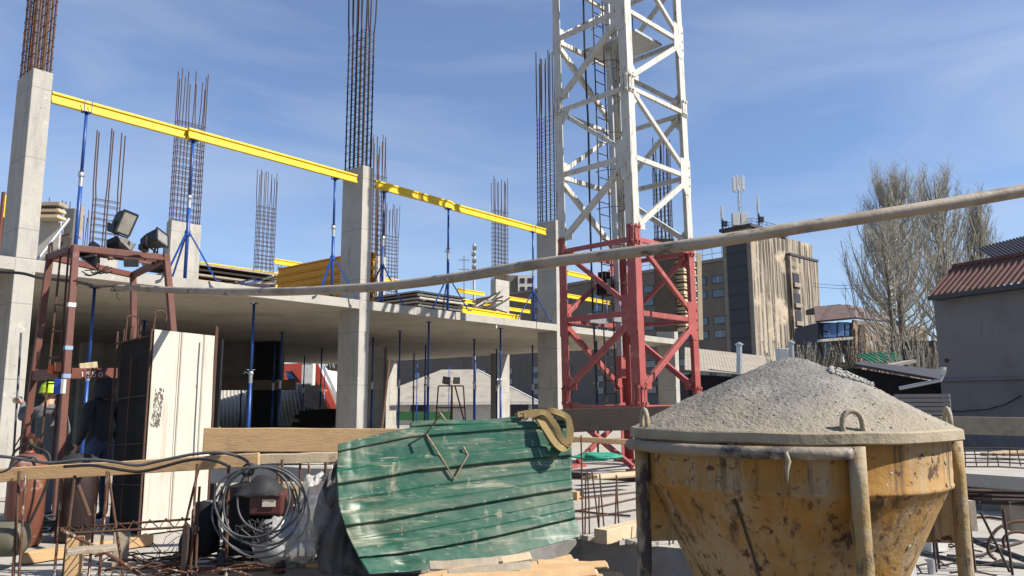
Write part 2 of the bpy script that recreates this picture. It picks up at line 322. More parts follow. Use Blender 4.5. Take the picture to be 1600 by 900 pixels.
#PARTS
# ------------------------------------------------------------------ ground and floor
g = MB(); g.grid(lambda u, v: (-900+1800*u, -60+1700*v, -.5), 24, 24); g.build('ground', dirt, kind='structure')
fe = [PZ(-260, 925, 0), PZ(470, 889, 0), PZ(560, 880, 0), PZ(905, 842, 0), PZ(1076, 858, 0), PZ(1640, 925, 0)]
fl = [(-14, 7.0, 0)] + fe + [(16, 8, 0), (26, 48, 0), (-34, 48, 0)]
g = MB(); k = [V(p) for p in fl]; n = len(k)
g.poly(k); g.m = 1
for i in range(n):
    j = (i+1) % n; a, b = k[i], k[j]
    g.poly([a-Z*.6, b-Z*.6, b, a])
g.build('concrete_floor', [conc_floor, conc_dark], kind='structure')
# broken lip of grout along the edge beam
g = MB()
for q in range(70):
    t = q/69; p = fe[3].lerp(fe[4], t) if t < .72 else fe[4].lerp(fe[5], (t-.72)/.28*.4)
    s = rnd(.018, .05); g.box(p+V((rnd(-.02, .02), rnd(-.01, .05), .004+s*.25)), (s*2.2, s*1.6, s), (1, rnd(-.6, .6), rnd(-.3, .3)), None, None)
g.build('grout_crumbs', conc_floor, kind='stuff', label='pale crumbs of grout lying along the edge of the concrete floor', category='rubble')

# ------------------------------------------------------------------ the unfinished frame building
CS = [-.3, 6.6, 14.15, 21.6]; CT = [0, 8.5, 16.2]; CW, CD = .3, .76
TOPZ = 6.95
bld = thing('unfinished_building', 'unfinished concrete frame building with bare columns, a slab on blue props and rusty rebar cages', 'building', B(0, 0, 0))
g = MB(); a = [B(-4.5, 0, 3.55), B(22.1, 0, 3.55), B(22.1, 22, 3.55), B(-4.5, 22, 3.55)]; b = [p+Z*.2 for p in a]
n0 = 0; g.hexa(a, b); g.mi[0] = 1
g.build('floor_slab', [conc, conc_ceil], bld)
def cage(s, t, z0, zs, zt, name_parent, rr=.0155, mat=rebar_dk, sw=.235, sd=.66, nt_=5, wide=0, step=.2):
    g = MB(); bars = []
    for i in range(nt_):
        for e in (-1, 1): bars.append((e*sw/2, -sd/2+sd*i/(nt_-1)))
    bars += [(0, -sd/2), (0, sd/2)]
    if wide: bars += [(-sw/2+sw*q/wide, e*sd/2) for q in range(1, wide) if q*2 != wide for e in (-1, 1)]
    for bs_, bt in bars:
        top = zt + rnd(-.35, .1); j1, j2 = rnd(-.03, .03), rnd(-.04, .04)
        q = [B(s+bs_, t+bt, z0-.1), B(s+bs_, t+bt, zs-.1)]
        q += [B(s+bs_+j1, t+bt+j2, zs+.35), B(s+bs_+j1*1.4, t+bt+j2*1.5, (zs+top)/2), B(s+bs_+j1*1.5, t+bt+j2*1.8, top)]
        g.path(q, rr, 5)
    zz = z0+.06
    while zz < zs:
        h = [B(s+x*(sw/2+.02), t+y*(sd/2+.02), zz+rnd(-.012, .012)+x*.01) for x, y in ((-1, -1), (1, -1), (1, 1), (-1, 1))]
        g.path(h, .0075, 4, closed=True)
        for f in (-.25, .25): g.tube(B(s-sw/2-.02, t+sd*f, zz), B(s+sw/2+.02, t+sd*f, zz+.01), .006, 4)
        zz += step*rnd(.85, 1.15)
    return g.build('rebar_cage', mat, name_parent)
def column(s, t, z0, z1, inner=False):
    g = MB(); c = B(s+CW/2, t+CD/2, 0)
    g.box(c+Z*(z0+z1)/2, (.95, .32, z1-z0) if inner else (CW, CD, z1-z0), BU, BW)
    o = g.build('column', conc_form, bld, bevel=.012)
    return o
for i, s in enumerate(CS):
    for j, t in enumerate(CT):
        tt = t-.006
        if i == 0 and j > 0: continue
        if i == 1 and j == 2: tt -= 1.7
        column(s, tt, 0, 3.742 if j == 0 else 3.545, j > 0)
        top = TOPZ + (.07 if i == 2 else 0)
        c = column(s, tt, 3.75, top, j > 0)
        if j == 0: cage(s+CW/2, t+CD/2, top, top+(3.45 if i != 0 else 5.4), top+4.9+(.9 if i < 2 else .75 if i == 2 else 0), c, mat=rebar if i == 0 else rebar_dk, rr=.019, step=.16 if i == 2 else .2)
        elif i == 1 and j == 2: cage(s+CW/2, tt+CD/2, top, top+1.9, top+4.6, c, mat=rebar, rr=.024, nt_=2, sw=.85, sd=.24, step=.24)
        else: cage(s+CW/2, tt+CD/2, top, top+3.3, top+4.9, c, mat=rebar, rr=.016, nt_=3, sw=.85, sd=.24, step=.2, wide=4)
# extra starter bars standing on the slab, no column yet
def starters(px, d, top, n=6, wid=.5, zs=None):
    c = P(px, 420, d); c.z = 0; g = MB()
    for i in range(n):
        x = -wid/2+wid*i/(n-1)+rnd(-.04, .04); zt = top+rnd(-.9, .1)
        q = c+BW*(x*.6)+BU*(x*.5+rnd(-.12, .12))
        g.path([q+Z*3.7, q+Z*(zt-1.1)+V((rnd(-.03, .03), 0, 0)), q+Z*zt+V((rnd(-.06, .06), 0, 0))], .017, 5)
    zz = 3.9
    while zz < (zs or top-1.6):
        g.tube(c-BW*wid*.34-BU*wid*.3+Z*zz, c+BW*wid*.34+BU*wid*.3+Z*zz, .008, 4); zz += .22
    g.build('starter_bars', rebar, bld)
starters(590, 25, 10.1, 4, .5)
for px, d, tp in ((76, 30, 9.9), (90, 30, 9.6), (100, 30, 9.7), (112, 30, 9.5), (128, 31, 9.8), (138, 31, 9.9), (3, 24, 8.9), (9, 24, 9.2)):
    starters(px, d, tp, 3, .35, 4)
# crack / cable conduit stub in slab edge are part of the slab; a stub of white pipe
g = MB(); p = B(11.4, .05, 3.5); g.tube(p+Z*.06, p-Z*.06, .03, 8); g.build('drain_stub', frame_wh, bld)
p = B(4.1, .3, 3.53); g = MB(); g.tube(p+Z*.03, p-Z*.08, .028, 8); g.build('drain_stub', frame_wh, bld)
# dark core walls at the back of the ground storey
def wall_px(x0, x1, d, z0, z1, th, mat, name, parent, dirv=None):
    a = P(x0, 600, d); b = P(x1, 600, d); a.z = b.z = 0
    g = MB(); g.bar(a+Z*(z0+z1)/2, b+Z*(z0+z1)/2, th, z1-z0); return g.build(name, mat, parent)
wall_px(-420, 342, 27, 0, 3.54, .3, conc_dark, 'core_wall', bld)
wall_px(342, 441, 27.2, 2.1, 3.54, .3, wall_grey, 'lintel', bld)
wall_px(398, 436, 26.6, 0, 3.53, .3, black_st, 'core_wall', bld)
wall_px(346, 462, 26.3, 1.85, 2.2, .1, ply, 'formwork_beam', bld)
g = MB(); p = P(588, 600, 30); p.z = 0; g.box(p+Z*1.77, (.35, .8, 3.54), BU, BW); g.build('core_wall', wall_grey, bld)

# ------------------------------------------------------------------ blue steel props
def make_prop(name, label, H, zc, group):
    t = thing(name, label, 'prop', (0, 0, 0), group)
    g = MB(); g.box((0, 0, .006), (.13, .13, .012)); g.build('base_plate', blue, t)
    g = MB(); g.tube((0, 0, .012), (0, 0, zc), .034, 10); ot = g.build('outer_tube', blue, t, smooth=True)
    g = MB(); g.tube((0, 0, zc-.16), (0, 0, zc+.02), .037, 10); g.lathe([(.05, zc+.02), (.054, zc+.05), (.045, zc+.09)], (0, 0, 0), 10); g.build('collar', galv, t)
    g = MB(); g.path([(-.05, 0, zc+.05), (-.12, .02, zc+.08), (-.15, .02, zc+.04)], .010, 6); g.tube((-.08, -.02, zc+.12), (.08, .02, zc+.12), .008, 6); g.build('handle', galv, t)
    g = MB(); g.tube((0, 0, zc+.05), (0, 0, H-.008), .027, 10); g.build('inner_tube', blue, t, smooth=True)
    g = MB(); g.box((0, 0, H-.005), (.14, .14, .010))
    return t, g
NP = [None]
up0, g = make_prop('steel_prop', 'blue steel prop', 2.74, 1.55, 'blue props carrying the yellow roof beams')
for x in (-.06, .06):
    for y in (-.06, .06): g.tube((x, y, 2.74), (x, y, 2.93), .008, 6)
g.build('fork_head', blue, up0)
lo0, g = make_prop('steel_prop', 'blue steel prop', 3.54, 2.0, 'blue props under the concrete slab')
g.build('head_plate', blue, lo0)
tr0 = thing('prop_tripod', 'tripod', 'tripod', (0, 0, 0), 'folding tripods holding the props upright')
for i in range(3):
    a = R(20+120*i); d = V((math.cos(a), math.sin(a), 0))
    g = MB(); g.bar(d*.05+Z*.88, d*.55+Z*.02, .028, .028); g.bar(d*.55+Z*.012, d*.64+Z*.012, .05, .02); g.build('leg', blue, tr0)
g = MB(); g.lathe([(.052, .84), (.056, .9), (.05, .95)], (0, 0, 0), 10); g.build('clamp', blue, tr0)

BT = .16; BZ = SLAB+2.755      # beam line and its underside
ups = [(125, 'beside the left column', 0), (297, 'at the joint of the first two yellow beams', 1), (523, 'just left of the middle column', 1),
       (600, 'just right of the middle column', 1), (701, 'at the joint of the two right-hand yellow beams', 1), (832, 'just left of the right-hand column', 1)]
first = True
for px, wh, tri in ups:
    p = PP(px, 300, B(0, BT, 0), BW); p.z = SLAB+.004
    lb = 'blue prop under the sloping yellow beams ' + wh
    if first: up0.location = p; up0['label'] = lb; up0.rotation_euler = (0, 0, -AZ); first = False
    else: dup(up0, p, -AZ+rnd(-.2, .2), lb)
    if tri:
        lb = 'blue three-legged stand clamped round the prop ' + wh
        if px == 297: tr0.location = p; tr0['label'] = lb
        else: dup(tr0, p, rnd(0, 2), lb)
lows = [(397, 474), (441, 519), (430, 532), (476, 556), (503, 545), (508, 570), (583, 527), (625, 517), (647, 553), (652, 567), (665, 540), (670, 503),
        (702, 572), (741, 530), (743, 562), (776, 546), (782, 513), (832, 540), (932, 533), (148, 449), (380, 548), (226, 501)]
lows.sort(); first = True
for i, (px, py) in enumerate(lows):
    p = PZ(px, py, 3.545); p.z = .003
    lb = 'blue steel prop standing under the concrete slab, %s from the left' % nth(i)
    if first: lo0.location = p; lo0['label'] = lb; first = False
    else: dup(lo0, p, rnd(0, 6), lb)
# bits of upper formwork props behind
for px, py, lb in ((437, 418, 'short stub of blue prop beneath the yellow beam end left of the beam stack'), (932, 470, 'blue prop on the slab seen through the crane left of its mast leg'), (948, 470, 'blue prop on the slab seen through the crane nearest its ladder')):
    p = PZ(px, py, 6.5); p.z = SLAB+.004; dup(up0, p, rnd(0, 6), lb)

# ------------------------------------------------------------------ yellow timber beams
def hprof(p, sd, up, h=.2, fw=.08, ft=.04, wt=.03):
    q = [(-fw/2, 0), (fw/2, 0), (fw/2, ft), (wt/2, ft+.012), (wt/2, h-ft-.012), (fw/2, h-ft), (fw/2, h), (-fw/2, h), (-fw/2, h-ft), (-wt/2, h-ft-.012), (-wt/2, ft+.012), (-fw/2, ft)]
    return [p+sd*x+up*y for x, y in q]
yellow_shaded = M('shaded_yellow_timber', (.80, .36, .008), (.66, .28, .008), 6, .6, bump=.1, layers=[((.3, .17, .03), 9, .6, .74)])  # darker copy of the yellow timber, shade of the stack's side included
def hbeam(p, q, label, group, parent=None, name='timber_beam', mat=None):
    p, q = V(p), V(q); d = (q-p).normalized(); sd = d.cross(Z).normalized(); up = sd.cross(d)
    g = MB(); pts = hprof(p, sd, up, .2, .11, .035, .022) if mat else hprof(p, sd, up); g.prism(pts, q-p)
    return g.build(name, mat or yellow, label=label, category='beam', group=group, bevel=.004)
G1 = 'yellow I-section timber beams'
def bs_at(px, t): return (PP(px, 157+.265*(px-82), B(0, t, 0), BW)-BO).dot(BU)
hbeam(B(bs_at(80, .2), .2, BZ), B(bs_at(300, .2), .2, BZ), 'long yellow beam high at left, reaching from the left column over the first prop', G1)
hbeam(B(bs_at(294, .1), .1, BZ), B(bs_at(557, .1), .1, BZ), 'long yellow beam ending against the left side of the middle column', G1)
hbeam(B(bs_at(586, .1), .1, BZ), B(bs_at(706, .1), .1, BZ), 'yellow beam leaving the right side of the middle column, striped by the crane shadow', G1)
hbeam(B(bs_at(694, .19), .19, BZ), B(bs_at(852, .19), .19, BZ), 'sunlit yellow beam ending against the right-hand column beside the crane', G1)
back = [((312, 413), (448, 434), 'yellow beam behind the slab edge running towards the beam stack'), ((428, 408), (470, 416), 'short yellow beam end poking up left of the beam stack'),
        ((348, 436), (372, 440), 'stub of yellow beam low among the clutter left of the beam stack'), ((412, 446), (440, 450), 'yellow beam lying lowest left of the beam stack'),
        ((594, 436), (640, 444), 'yellow beam seen just right of the middle column'), ((715, 453), (757, 463), 'yellow beam left of the far stub column'),
        ((785, 464), (829, 475), 'yellow beam right of the far stub column'), ((752, 476), (828, 491), 'yellow beam running below the far stub column'), ((712, 468), (742, 480), 'yellow beam behind the grey plywood stack'),
        ((884, 461), (952, 474), 'yellow beam seen through the red base of the crane'), ((876, 424), (925, 430), 'yellow beam seen through the crane just below the long conduit')]
for a, b, lb in back:
    pa = PZ(a[0], a[1]+2, 6.55); q = pa
    dirb = BU; n_ = pa
    pb = PP(b[0], b[1], pa, BW)
    hbeam(pa-Z*.05, pa+BU*(pb-pa).dot(BU)-Z*.05, lb, 'yellow beams of the far formwork')
hbeam(PZ(722, 490, 3.8), PZ(812, 503, 3.8), 'yellow beam lying flat along the slab edge in front of the scrap', 'yellow beams of the far formwork')
# cross beams with ends towards us
for px, py, lb in ((405, 437, 'shaded yellow cross beam resting over the far formwork, left one'), (436, 440, 'shaded yellow cross beam resting over the far formwork beside the stack')):
    p = PZ(px, py, 6.5); hbeam(p, p+BW*1.4+BU*.1, lb, 'yellow beams of the far formwork')
# the stack behind the middle column
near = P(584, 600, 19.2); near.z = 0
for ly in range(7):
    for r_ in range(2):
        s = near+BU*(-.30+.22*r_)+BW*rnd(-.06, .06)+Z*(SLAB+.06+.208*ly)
        hbeam(s, s+BW*4.0, ('%s beam up in the %s row of the yellow beam stack behind the middle column' % (nth(ly), 'left' if r_ == 0 else 'right')) if ly < 6 else 'topmost beam in the %s row of the yellow beam stack behind the middle column' % ('left' if r_ == 0 else 'right'), 'stacked yellow beams', mat=yellow_shaded)

# ------------------------------------------------------------------ grey sheet stack, scrap, wall formwork on the slab
cr = P(652, 600, 21.3); cr.z = 0; cr = cr + BW*0
for k_ in range(8):
    g = MB(); o_ = BW*rnd(-.02, .14)-BU*rnd(-.04, .03); z = SLAB+.06+k_*.105
    c = cr+BU*1.05+BW*1.25+o_+Z*(z+.035); g.m = 0; g.box(c, (2.0, 2.5, .05), BU, BW)
    for e in (-.8, .8): g.box(c+BU*e-Z*.04, (.09, 2.46, .03), BU, BW)
    g.build('plywood_panel', [panel_lt if k_ % 3 else grey_back], label='grey formwork panel lying %s from the bottom of the stack at the slab edge' % nth(k_), category='panel', group='grey panels stacked on the slab edge', bevel=.004)
for k_ in range(16):
    a = PZ(rnd(735, 770), rnd(470, 486), 4.5+rnd(0, .6)); d = V((rnd(.2, 1), rnd(-.4, .4), rnd(-.45, .5)))
    g = MB(); g.bar(a, a+d*rnd(.8, 1.8), .07, .05)
    g.build('scrap_board', timber_grey if k_ % 3 else panel_lt, label='loose scrap board in the tangle on the slab left of the far stub column', category='board', group='scrap boards tangled on the slab')
for k_ in range(14):
    a = PZ(rnd(350, 412), rnd(440, 450), 4.7+rnd(0, .6)); d = V((rnd(.2, 1), rnd(-.4, .4), rnd(-.12, .25)))
    g = MB(); g.bar(a, a+d*rnd(.6, 1.4), .06, .04)
    g.build('scrap_board', [timber_grey, blue, panel_lt, brown_st][k_ % 4], label='loose strip in the heap of formwork parts left of the yellow beam stack', category='board', group='loose strips heaped left of the beam stack')
for k_, (z, mt) in enumerate(((6.02, timber_grey), (5.86, timber_dark), (5.72, timber_grey), (5.55, timber_pale))):
    a = P(266, 400, 23.2); a.z = z-.25; g = MB(); g.box(a+BU*1.7+BW*.3+Z*(-.02*k_), (4.2-.3*k_, 1.5, .06), BU, BW)
    g.build('decking_sheet', mt, label='%s decking sheet down in the pile beside the far concrete column' % nth(k_), category='sheet', group='decking sheets piled by the far column')
# wall formwork behind left column
fw = thing('wall_formwork', 'grey wall formwork with wooden walers standing just right of the left column', 'formwork', P(85, 400, 14.5)*1)
fw.location.z = SLAB
def fbox(x0, y0, x1, y1, d, th, mat, nm):
    a = P(x0, y1, d); b = P(x1, y0, d); g = MB(); g.box((a+b)/2, (abs(b.x-a.x), th, abs(b.z-a.z))); return g.build(nm, mat, fw, bevel=.006)
fbox(58, 345, 96, 410, 14.6, .05, panel_lt, 'panel'); fbox(55, 318, 100, 324, 14.4, .3, timber_grey, 'waler'); fbox(55, 328, 98, 333, 14.4, .25, timber_pale, 'waler')
fbox(55, 338, 97, 343, 14.4, .3, timber_pale, 'waler'); fbox(96, 326, 118, 420, 14.8, .06, grey_back, 'panel'); fbox(122, 320, 130, 372, 14.9, .1, timber_grey, 'post'); fbox(-6, 300, 8, 400, 14, .06, brown_st, 'panel')
fbox(6, 305, 10, 340, 13.9, .05, yellow, 'waler')
g = MB(); a = P(108, 342, 13.3); b = P(58, 407, 12.9); g.tube(a, b, .03, 8); g.build('brace_tube', galv, label='grey steel brace slanting down from the wall formwork to the slab edge', category='brace')

# ------------------------------------------------------------------ tower crane
CAZ = R(45); KU = V((math.sin(CAZ), math.cos(CAZ), 0)); KW = V((-math.cos(CAZ), math.sin(CAZ), 0))
CF0 = P(1001, 617, 15.7); CF0.z = 0; CWD = 2.0; CWU, CWW = 2.12, 1.93
crane = thing('tower_crane', 'lattice tower crane mast, white above a faded red base section', 'crane', CF0+(KU+KW)*CWD/2)
legs = [CF0, CF0+KU*CWU, CF0+KU*CWU+KW*CWW, CF0+KW*CWW]
cc = CF0+(KU*CWU+KW*CWW)/2
def lean(p): return p + V((-.012, 0, 0))*(p.z)
ZJ = [0, 1.56, 4.95, 8.32, 11.7, 15.1]
for si in range(5):
    z0, z1 = ZJ[si], ZJ[si+1]; mt = red_cr if si < 2 else white_cr
    for li, L in enumerate(legs):
        g = MB(); sx = 1 if (L-cc).dot(KU) > 0 else -1; sy = 1 if (L-cc).dot(KW) > 0 else -1; k0 = L+KU*sx*.1+KW*sy*.1
        lp_ = [(0, 0), (.215, 0), (.215, .024), (.024, .024), (.024, .215), (0, .215)]; pb = [k0-KU*sx*x-KW*sy*y for x, y in lp_]; nb = len(g.v); q_ = len(pb)
        g.v += [lean(p+Z*z0) for p in pb]+[lean(p+Z*(z1-.006)) for p in pb]; g.face(tuple(reversed(range(nb, nb+q_)))); g.face(tuple(range(nb+q_, nb+2*q_)))
        for e in range(q_): g.face((nb+e, nb+(e+1) % q_, nb+q_+(e+1) % q_, nb+q_+e))
        lg = g.build('leg', mt, crane, bevel=.005)
        if si >= 1:
            for nn, ot in ((KU, KW), (KW, KU)):
                e = 1 if (L-cc).dot(nn) > 0 else -1
                g = MB()
                for o_ in (-.055, .055):
                    c = lean(L+Z*z0)+nn*e*.103+ot*(o_*.9+.0*e)
                    pr = [c+Z*-.22+ot*-.04, c+Z*-.22+ot*.04, c+Z*.17+ot*.04, c+Z*.205+ot*.02, c+Z*.205-ot*.02, c+Z*.17-ot*.04]
                    g.prism(pr, nn*e*.022)
                    g.lathe([(.028, 0), (.028, .05)], c+Z*.15, 10, nn*e)
                    g.lathe([(.028, 0), (.028, .05)], c-Z*.16, 10, nn*e)
                g.build('splice_plate', red_cr if si <= 2 else white_cr, lg, bevel=.003)
    if si == 0:
        for li in range(4):
            a, b = legs[li], legs[(li+1) % 4]; d = (b-a).normalized()
            g = MB(); g.bar(a+d*.1+Z*1.27, b-d*.1+Z*1.27, .12, .16); g.box(a+d*.17+Z*1.25, (.2, .16, .3), d); g.box(b-d*.17+Z*1.25, (.2, .16, .3), d); g.build('base_beam', red_cr, crane, bevel=.008)
            g = MB(); g.bar(a+d*.1+Z*1.1, b-d*.25+Z*.1, .1, .1); g.build('brace', red_cr, crane, bevel=.006)
        for L in legs:
            g = MB(); g.box(L+Z*.03, (.5, .5, .06), KU, KW); g.build('foot_plate', red_cr, crane, bevel=.006)
        continue
    zm = (z0+z1)/2
    for li in range(4):
        a, b = legs[li], legs[(li+1) % 4]; d = (b-a).normalized(); out = d.cross(Z)
        ia = a+d*.1+out*.07; ib = b-d*.1+out*.07
        def br(p, q, w=.085, h=.085):
            g = MB(); g.bar(lean(p), lean(q), w, h); g.build('brace', mt, crane, bevel=.006)
        br(ia+Z*(z0+.2), ib+Z*(zm-.16), .10, .12)
        br(ia+Z*(z1-.2), ib+Z*(zm+.16), .085, .10)
        br(ia+Z*(zm+.0), ib+Z*(zm+.0), .075, .11)
        br(ia+Z*(z1-.12), ib+Z*(z1-.12), .07, .10)
        # gusset plates, big one at the mid-height node on leg b, small triangles at the corners of leg a
        g = MB(); c = lean(b+Z*zm)-d*.0+out*.102
        g.prism([c+d*.1-Z*.36, c+d*.1+Z*.4, c-d*.3+Z*.4, c-d*.3-Z*.22, c-d*.12-Z*.46, c+d*.02-Z*.46], out*.014)
        for zz in (-.22, 0, .22): g.lathe([(.022, 0), (.022, .02)], c+d*.05+Z*zz+out*.014, 8, out)
        g.build('gusset_plate', mt, crane, bevel=.003)
        for zz, sg in ((z0+.12, 1), (z1-.16, -1)):
            g = MB(); c = lean(a+Z*zz)+d*.1+out*.076; g.prism([c-Z*.0*sg, c+d*.22, c+d*.22+Z*.12*sg, c+Z*.34*sg], out*.014); g.build('gusset_plate', mt, crane, bevel=.003)
# ladder inside, near the left corner
la = cc+KW*.55-KU*.05
g = MB(); h0, h1 = 1.4, 13
for e in (-.19, .19): g.tube(lean(la+KU*e+Z*h0), lean(la+KU*e+Z*h1), .017, 6)
zz = h0+.2
while zz < h1: g.tube(lean(la+KU*-.19+Z*zz), lean(la+KU*.19+Z*zz), .011, 6); zz += .3
zz = 3.2
while zz < h1:
    c = lean(la+Z*zz)
    g.path([c+KU*.19]+[c-KW*(.33*math.sin(a))*1.7+KU*(.3*math.cos(a)) for a in [math.pi*k/8 for k in range(9)]]+[c-KU*.19], .008, 4); zz += .9
for e in (.2, .5, .8):
    q = la-KW*(.56*math.sin(math.pi*e))+KU*(.3*math.cos(math.pi*e)); g.tube(lean(q+Z*3.2), lean(q+Z*h1), .007, 4)
g.build('ladder', rebar_dk, crane)
g = MB(); g.bar(lean(cc+KU*.0+KW*.3+Z*2), lean(cc+KU*.0+KW*.3+Z*13), .14, .05, KU); g.build('cable_duct', galv, crane)
g = MB(); q = cc+KW*.75+KU*-.35; g.path([lean(q+Z*z+V((.02*math.sin(z), 0, 0))) for z in (0.2, 2, 4, 6, 8, 10, 13.4)], .024, 7); g.build('power_cable', rubber, crane)
g = MB(); q = cc-KU*.25+KW*.2; 
for zz in (9.5,):
    g.box(lean(cc+KU*.25+KW*.1+Z*(zz+.45)), (1.1, 1.6, .06), KU, KW); g.box(lean(cc+KU*.72+Z*(zz+.5)), (.03, 1.3, .14), KU, KW)
g.build('platform', galv, crane)
g = MB(); q = lean(cc+KU*.55+KW*.1); 
for e in (0, .45):
    g.path([q+KW*e+Z*9.99, q+KW*e+Z*11.0, q+KW*e+KU*-.3+Z*11.1], .012, 5)
g.tube(q+Z*10.5, q+KW*.45+Z*10.5, .01, 5); g.tube(q+Z*11, q+KW*.45+Z*11, .012, 5); g.build('guard_rail', black_st, crane)
g = MB(); c = lean(cc+KW*.55+KU*-.1+Z*4.05); g.box(c, (.34, .3, .36), KU, KW); g.box(c+Z*.3+KW*.05, (.2, .22, .16), KU, KW); g.build('junction_box', black_st, crane, bevel=.01)
g = MB(); c = lean(cc+KW*.1-KU*.2+Z*3.3); g.box(c, (.5, .05, .2), KU, KW); g.box(c+KU*-.45+KW*.3-Z*.03, (.6, .08, .2), KU, KW); g.build('signal_plate', galv, crane, bevel=.004)
g = MB(); c = lean(cc+KU*.25+KW*.0+Z*4.75); g.box(c, (.15, .15, .35), KU, KW); g.build('lamp_box', panel_lt, crane, bevel=.006)
g = MB(); c = lean(cc-KU*.1+KW*.2+Z*2.2); g.box(c, (.16, .14, .5), KU, KW); g.build('cable_clamp', red_cr, crane, bevel=.006)
# stack of slatted pallets on the slab, beyond the crane, and tall boards
g = MB(); p = P(1063, 500, 26); p.z = SLAB; 
for k_ in range(11):
    g.box(p+Z*(.12+.27*k_), (.95, .9, .05), BU, BW)
    g.box(p+Z*(.24+.27*k_)+BU*rnd(-.04, .04), (.9, .85, .11), BU, BW)
g.build('crate_pile', timber_pale, label='tall pile of slatted timber frames behind the right leg of the crane', category='timber')
g = MB(); a = P(1040, 470, 25.5); g.box(V((a.x, a.y, SLAB+1.6)), (.7, .12, 3.2)); g.build('formwork_board', timber_dark, label='dark upright board behind the crane beside the pile of slatted timber frames', category='board')
g = MB(); a = P(1092, 395, 15.6); b = P(1095, 531, 15.6); g.bar(a, b, .09, .05); g.build('batten', timber_pale, label='long pale upright batten hanging at the right edge of the crane', category='batten')
def simple(g, name, mat, label, cat, group=None, parent=None, **k):
    return g.build(name, mat, parent, label=label, category=cat, group=group, **k)
def spline(pts, n=6):
    pts = [V(p) for p in pts]; out = []
    for i in range(len(pts)-1):
        p0, p1, p2, p3 = pts[max(i-1, 0)], pts[i], pts[i+1], pts[min(i+2, len(pts)-1)]
        for k_ in range(n):
            t = k_/n; out.append(.5*((2*p1)+(p2-p0)*t+(2*p0-5*p1+4*p2-p3)*t*t+(3*p1-p0-3*p2+p3)*t**3))
    return out+[pts[-1]]
def plank(p, q, w, h, mat, label, cat='plank', group=None, up=(0, 0, 1), name='plank', bev=.006):
    g = MB(); p, q = V(p), V(q); d = (q-p).normalized(); upv = V(up); sd = d.cross(upv).normalized(); u = sd.cross(d); n = 10
    base = len(g.v); wob = rnd(0, 50)
    for i in range(n+1):
        t = i/n; c = p.lerp(q, t)+sd*.006*noise.noise((wob+t*4, 0, 0))+u*.006*noise.noise((0, wob+t*4, 0))
        s = 1+.03*noise.noise((wob, t*6, 3))
        for a, b in ((-1, -1), (1, -1), (1, 1), (-1, 1)): g.v.append(c+sd*a*w/2*s+u*b*h/2*s)
    for i in range(n):
        for j in range(4): a = base+i*4; g.face((a+j, a+(j+1) % 4, a+4+(j+1) % 4, a+4+j))
    g.face((base+3, base+2, base+1, base)); e = base+n*4; g.face((e, e+1, e+2, e+3))
    return simple(g, name, mat, label, cat, group, bevel=bev)

#BACKGROUND
# office block with the streaked gable
OC = P(1180, 500, 150.0); OC.z = -.5
A1 = R(-41); A2 = R(48); OL = V((math.sin(A1), math.cos(A1), 0)); OR = V((math.sin(A2), math.cos(A2), 0))
NL = V((-OL.y, OL.x, 0)); NL = NL if NL.y < 0 else -NL      # outward normals
NR = V((-OR.y, OR.x, 0)); NR = NR if NR.y < 0 else -NR
def opx(px, nrm, base): return PP(px, 500, base, nrm)
off = thing('office_building', 'tall office block with a dark tiled strip, streaked beige side and roof aerials', 'building', OC)
def zat(py, p): # height of the pixel row above a world point
    q = PP(800+(PR_x(p)-800), py, p, V((0, 1, 0))); return q.z
def PR_x(p): v = V(p)-CP; return 800+F_PX*v.dot(CR)/v.dot(CF)
HT = zat(352, OC)
L1 = (opx(1135, NL, OC)-OC).dot(OL); L2 = (opx(1276, NR, OC)-OC).dot(OR)
def oblock(l0, l1, r0, r1, z0, z1, mat, nm, bev=0):
    g = MB(); c = OC+OL*(l0+l1)/2+OR*(r0+r1)/2+Z*(z0+z1)/2; g.box(c, (l1-l0, r1-r0, z1-z0), OL, OR); return g.build(nm, mat, off, bevel=bev)
oblock(0, L1, 0, L2, 0, HT, [beige_st], 'tower_wall')
l_a = (opx(1142, NL, OC)-OC).dot(OL); l_b = (opx(1173, NL, OC)-OC).dot(OL)
oblock(-.05, L1, -.3, -.02, 0, HT+.1, pilaster, 'front_wall')
oblock(l_b, l_a, -.5, -.31, 0, HT-3, tile_dk, 'tiled_strip')
for k_ in range(12): oblock(l_b-.02, l_a+.02, -.56, -.51, 2.9*k_+2.6, 2.9*k_+2.95, frame_dk, 'floor_band')
oblock(-.6, L1+.3, -.8, L2*.55, HT+.12, HT+.75, roof_dk, 'roof_slab')
# bay on the gable with its recessed openings
r_a = (opx(1234, NR, OC)-OC).dot(OR); r_b = (opx(1277, NR, OC)-OC).dot(OR); zb = zat(396, OC+OR*r_a)
oblock(-.9, -.03, r_a, r_b, 0, zb, beige_st, 'bay_wall'); oblock(-1.1, .0, r_a-.2, r_b+.2, zb+.01, zb+.5, roof_dk, 'bay_roof')
for py in (430, 462, 490, 518, 545):
    z = zat(py, OC+OR*r_a); o1 = (opx(1237, NR, OC)-OC).dot(OR); o2 = (opx(1246, NR, OC)-OC).dot(OR)
    oblock(-1.0, -.91, o1, o2, z-1.0, z+1.0, frame_dk, 'opening')
    oblock(-1.3, -.91, o1-.1, o2+.3, z-2.0, z-1.1, pilaster, 'balcony_panel')
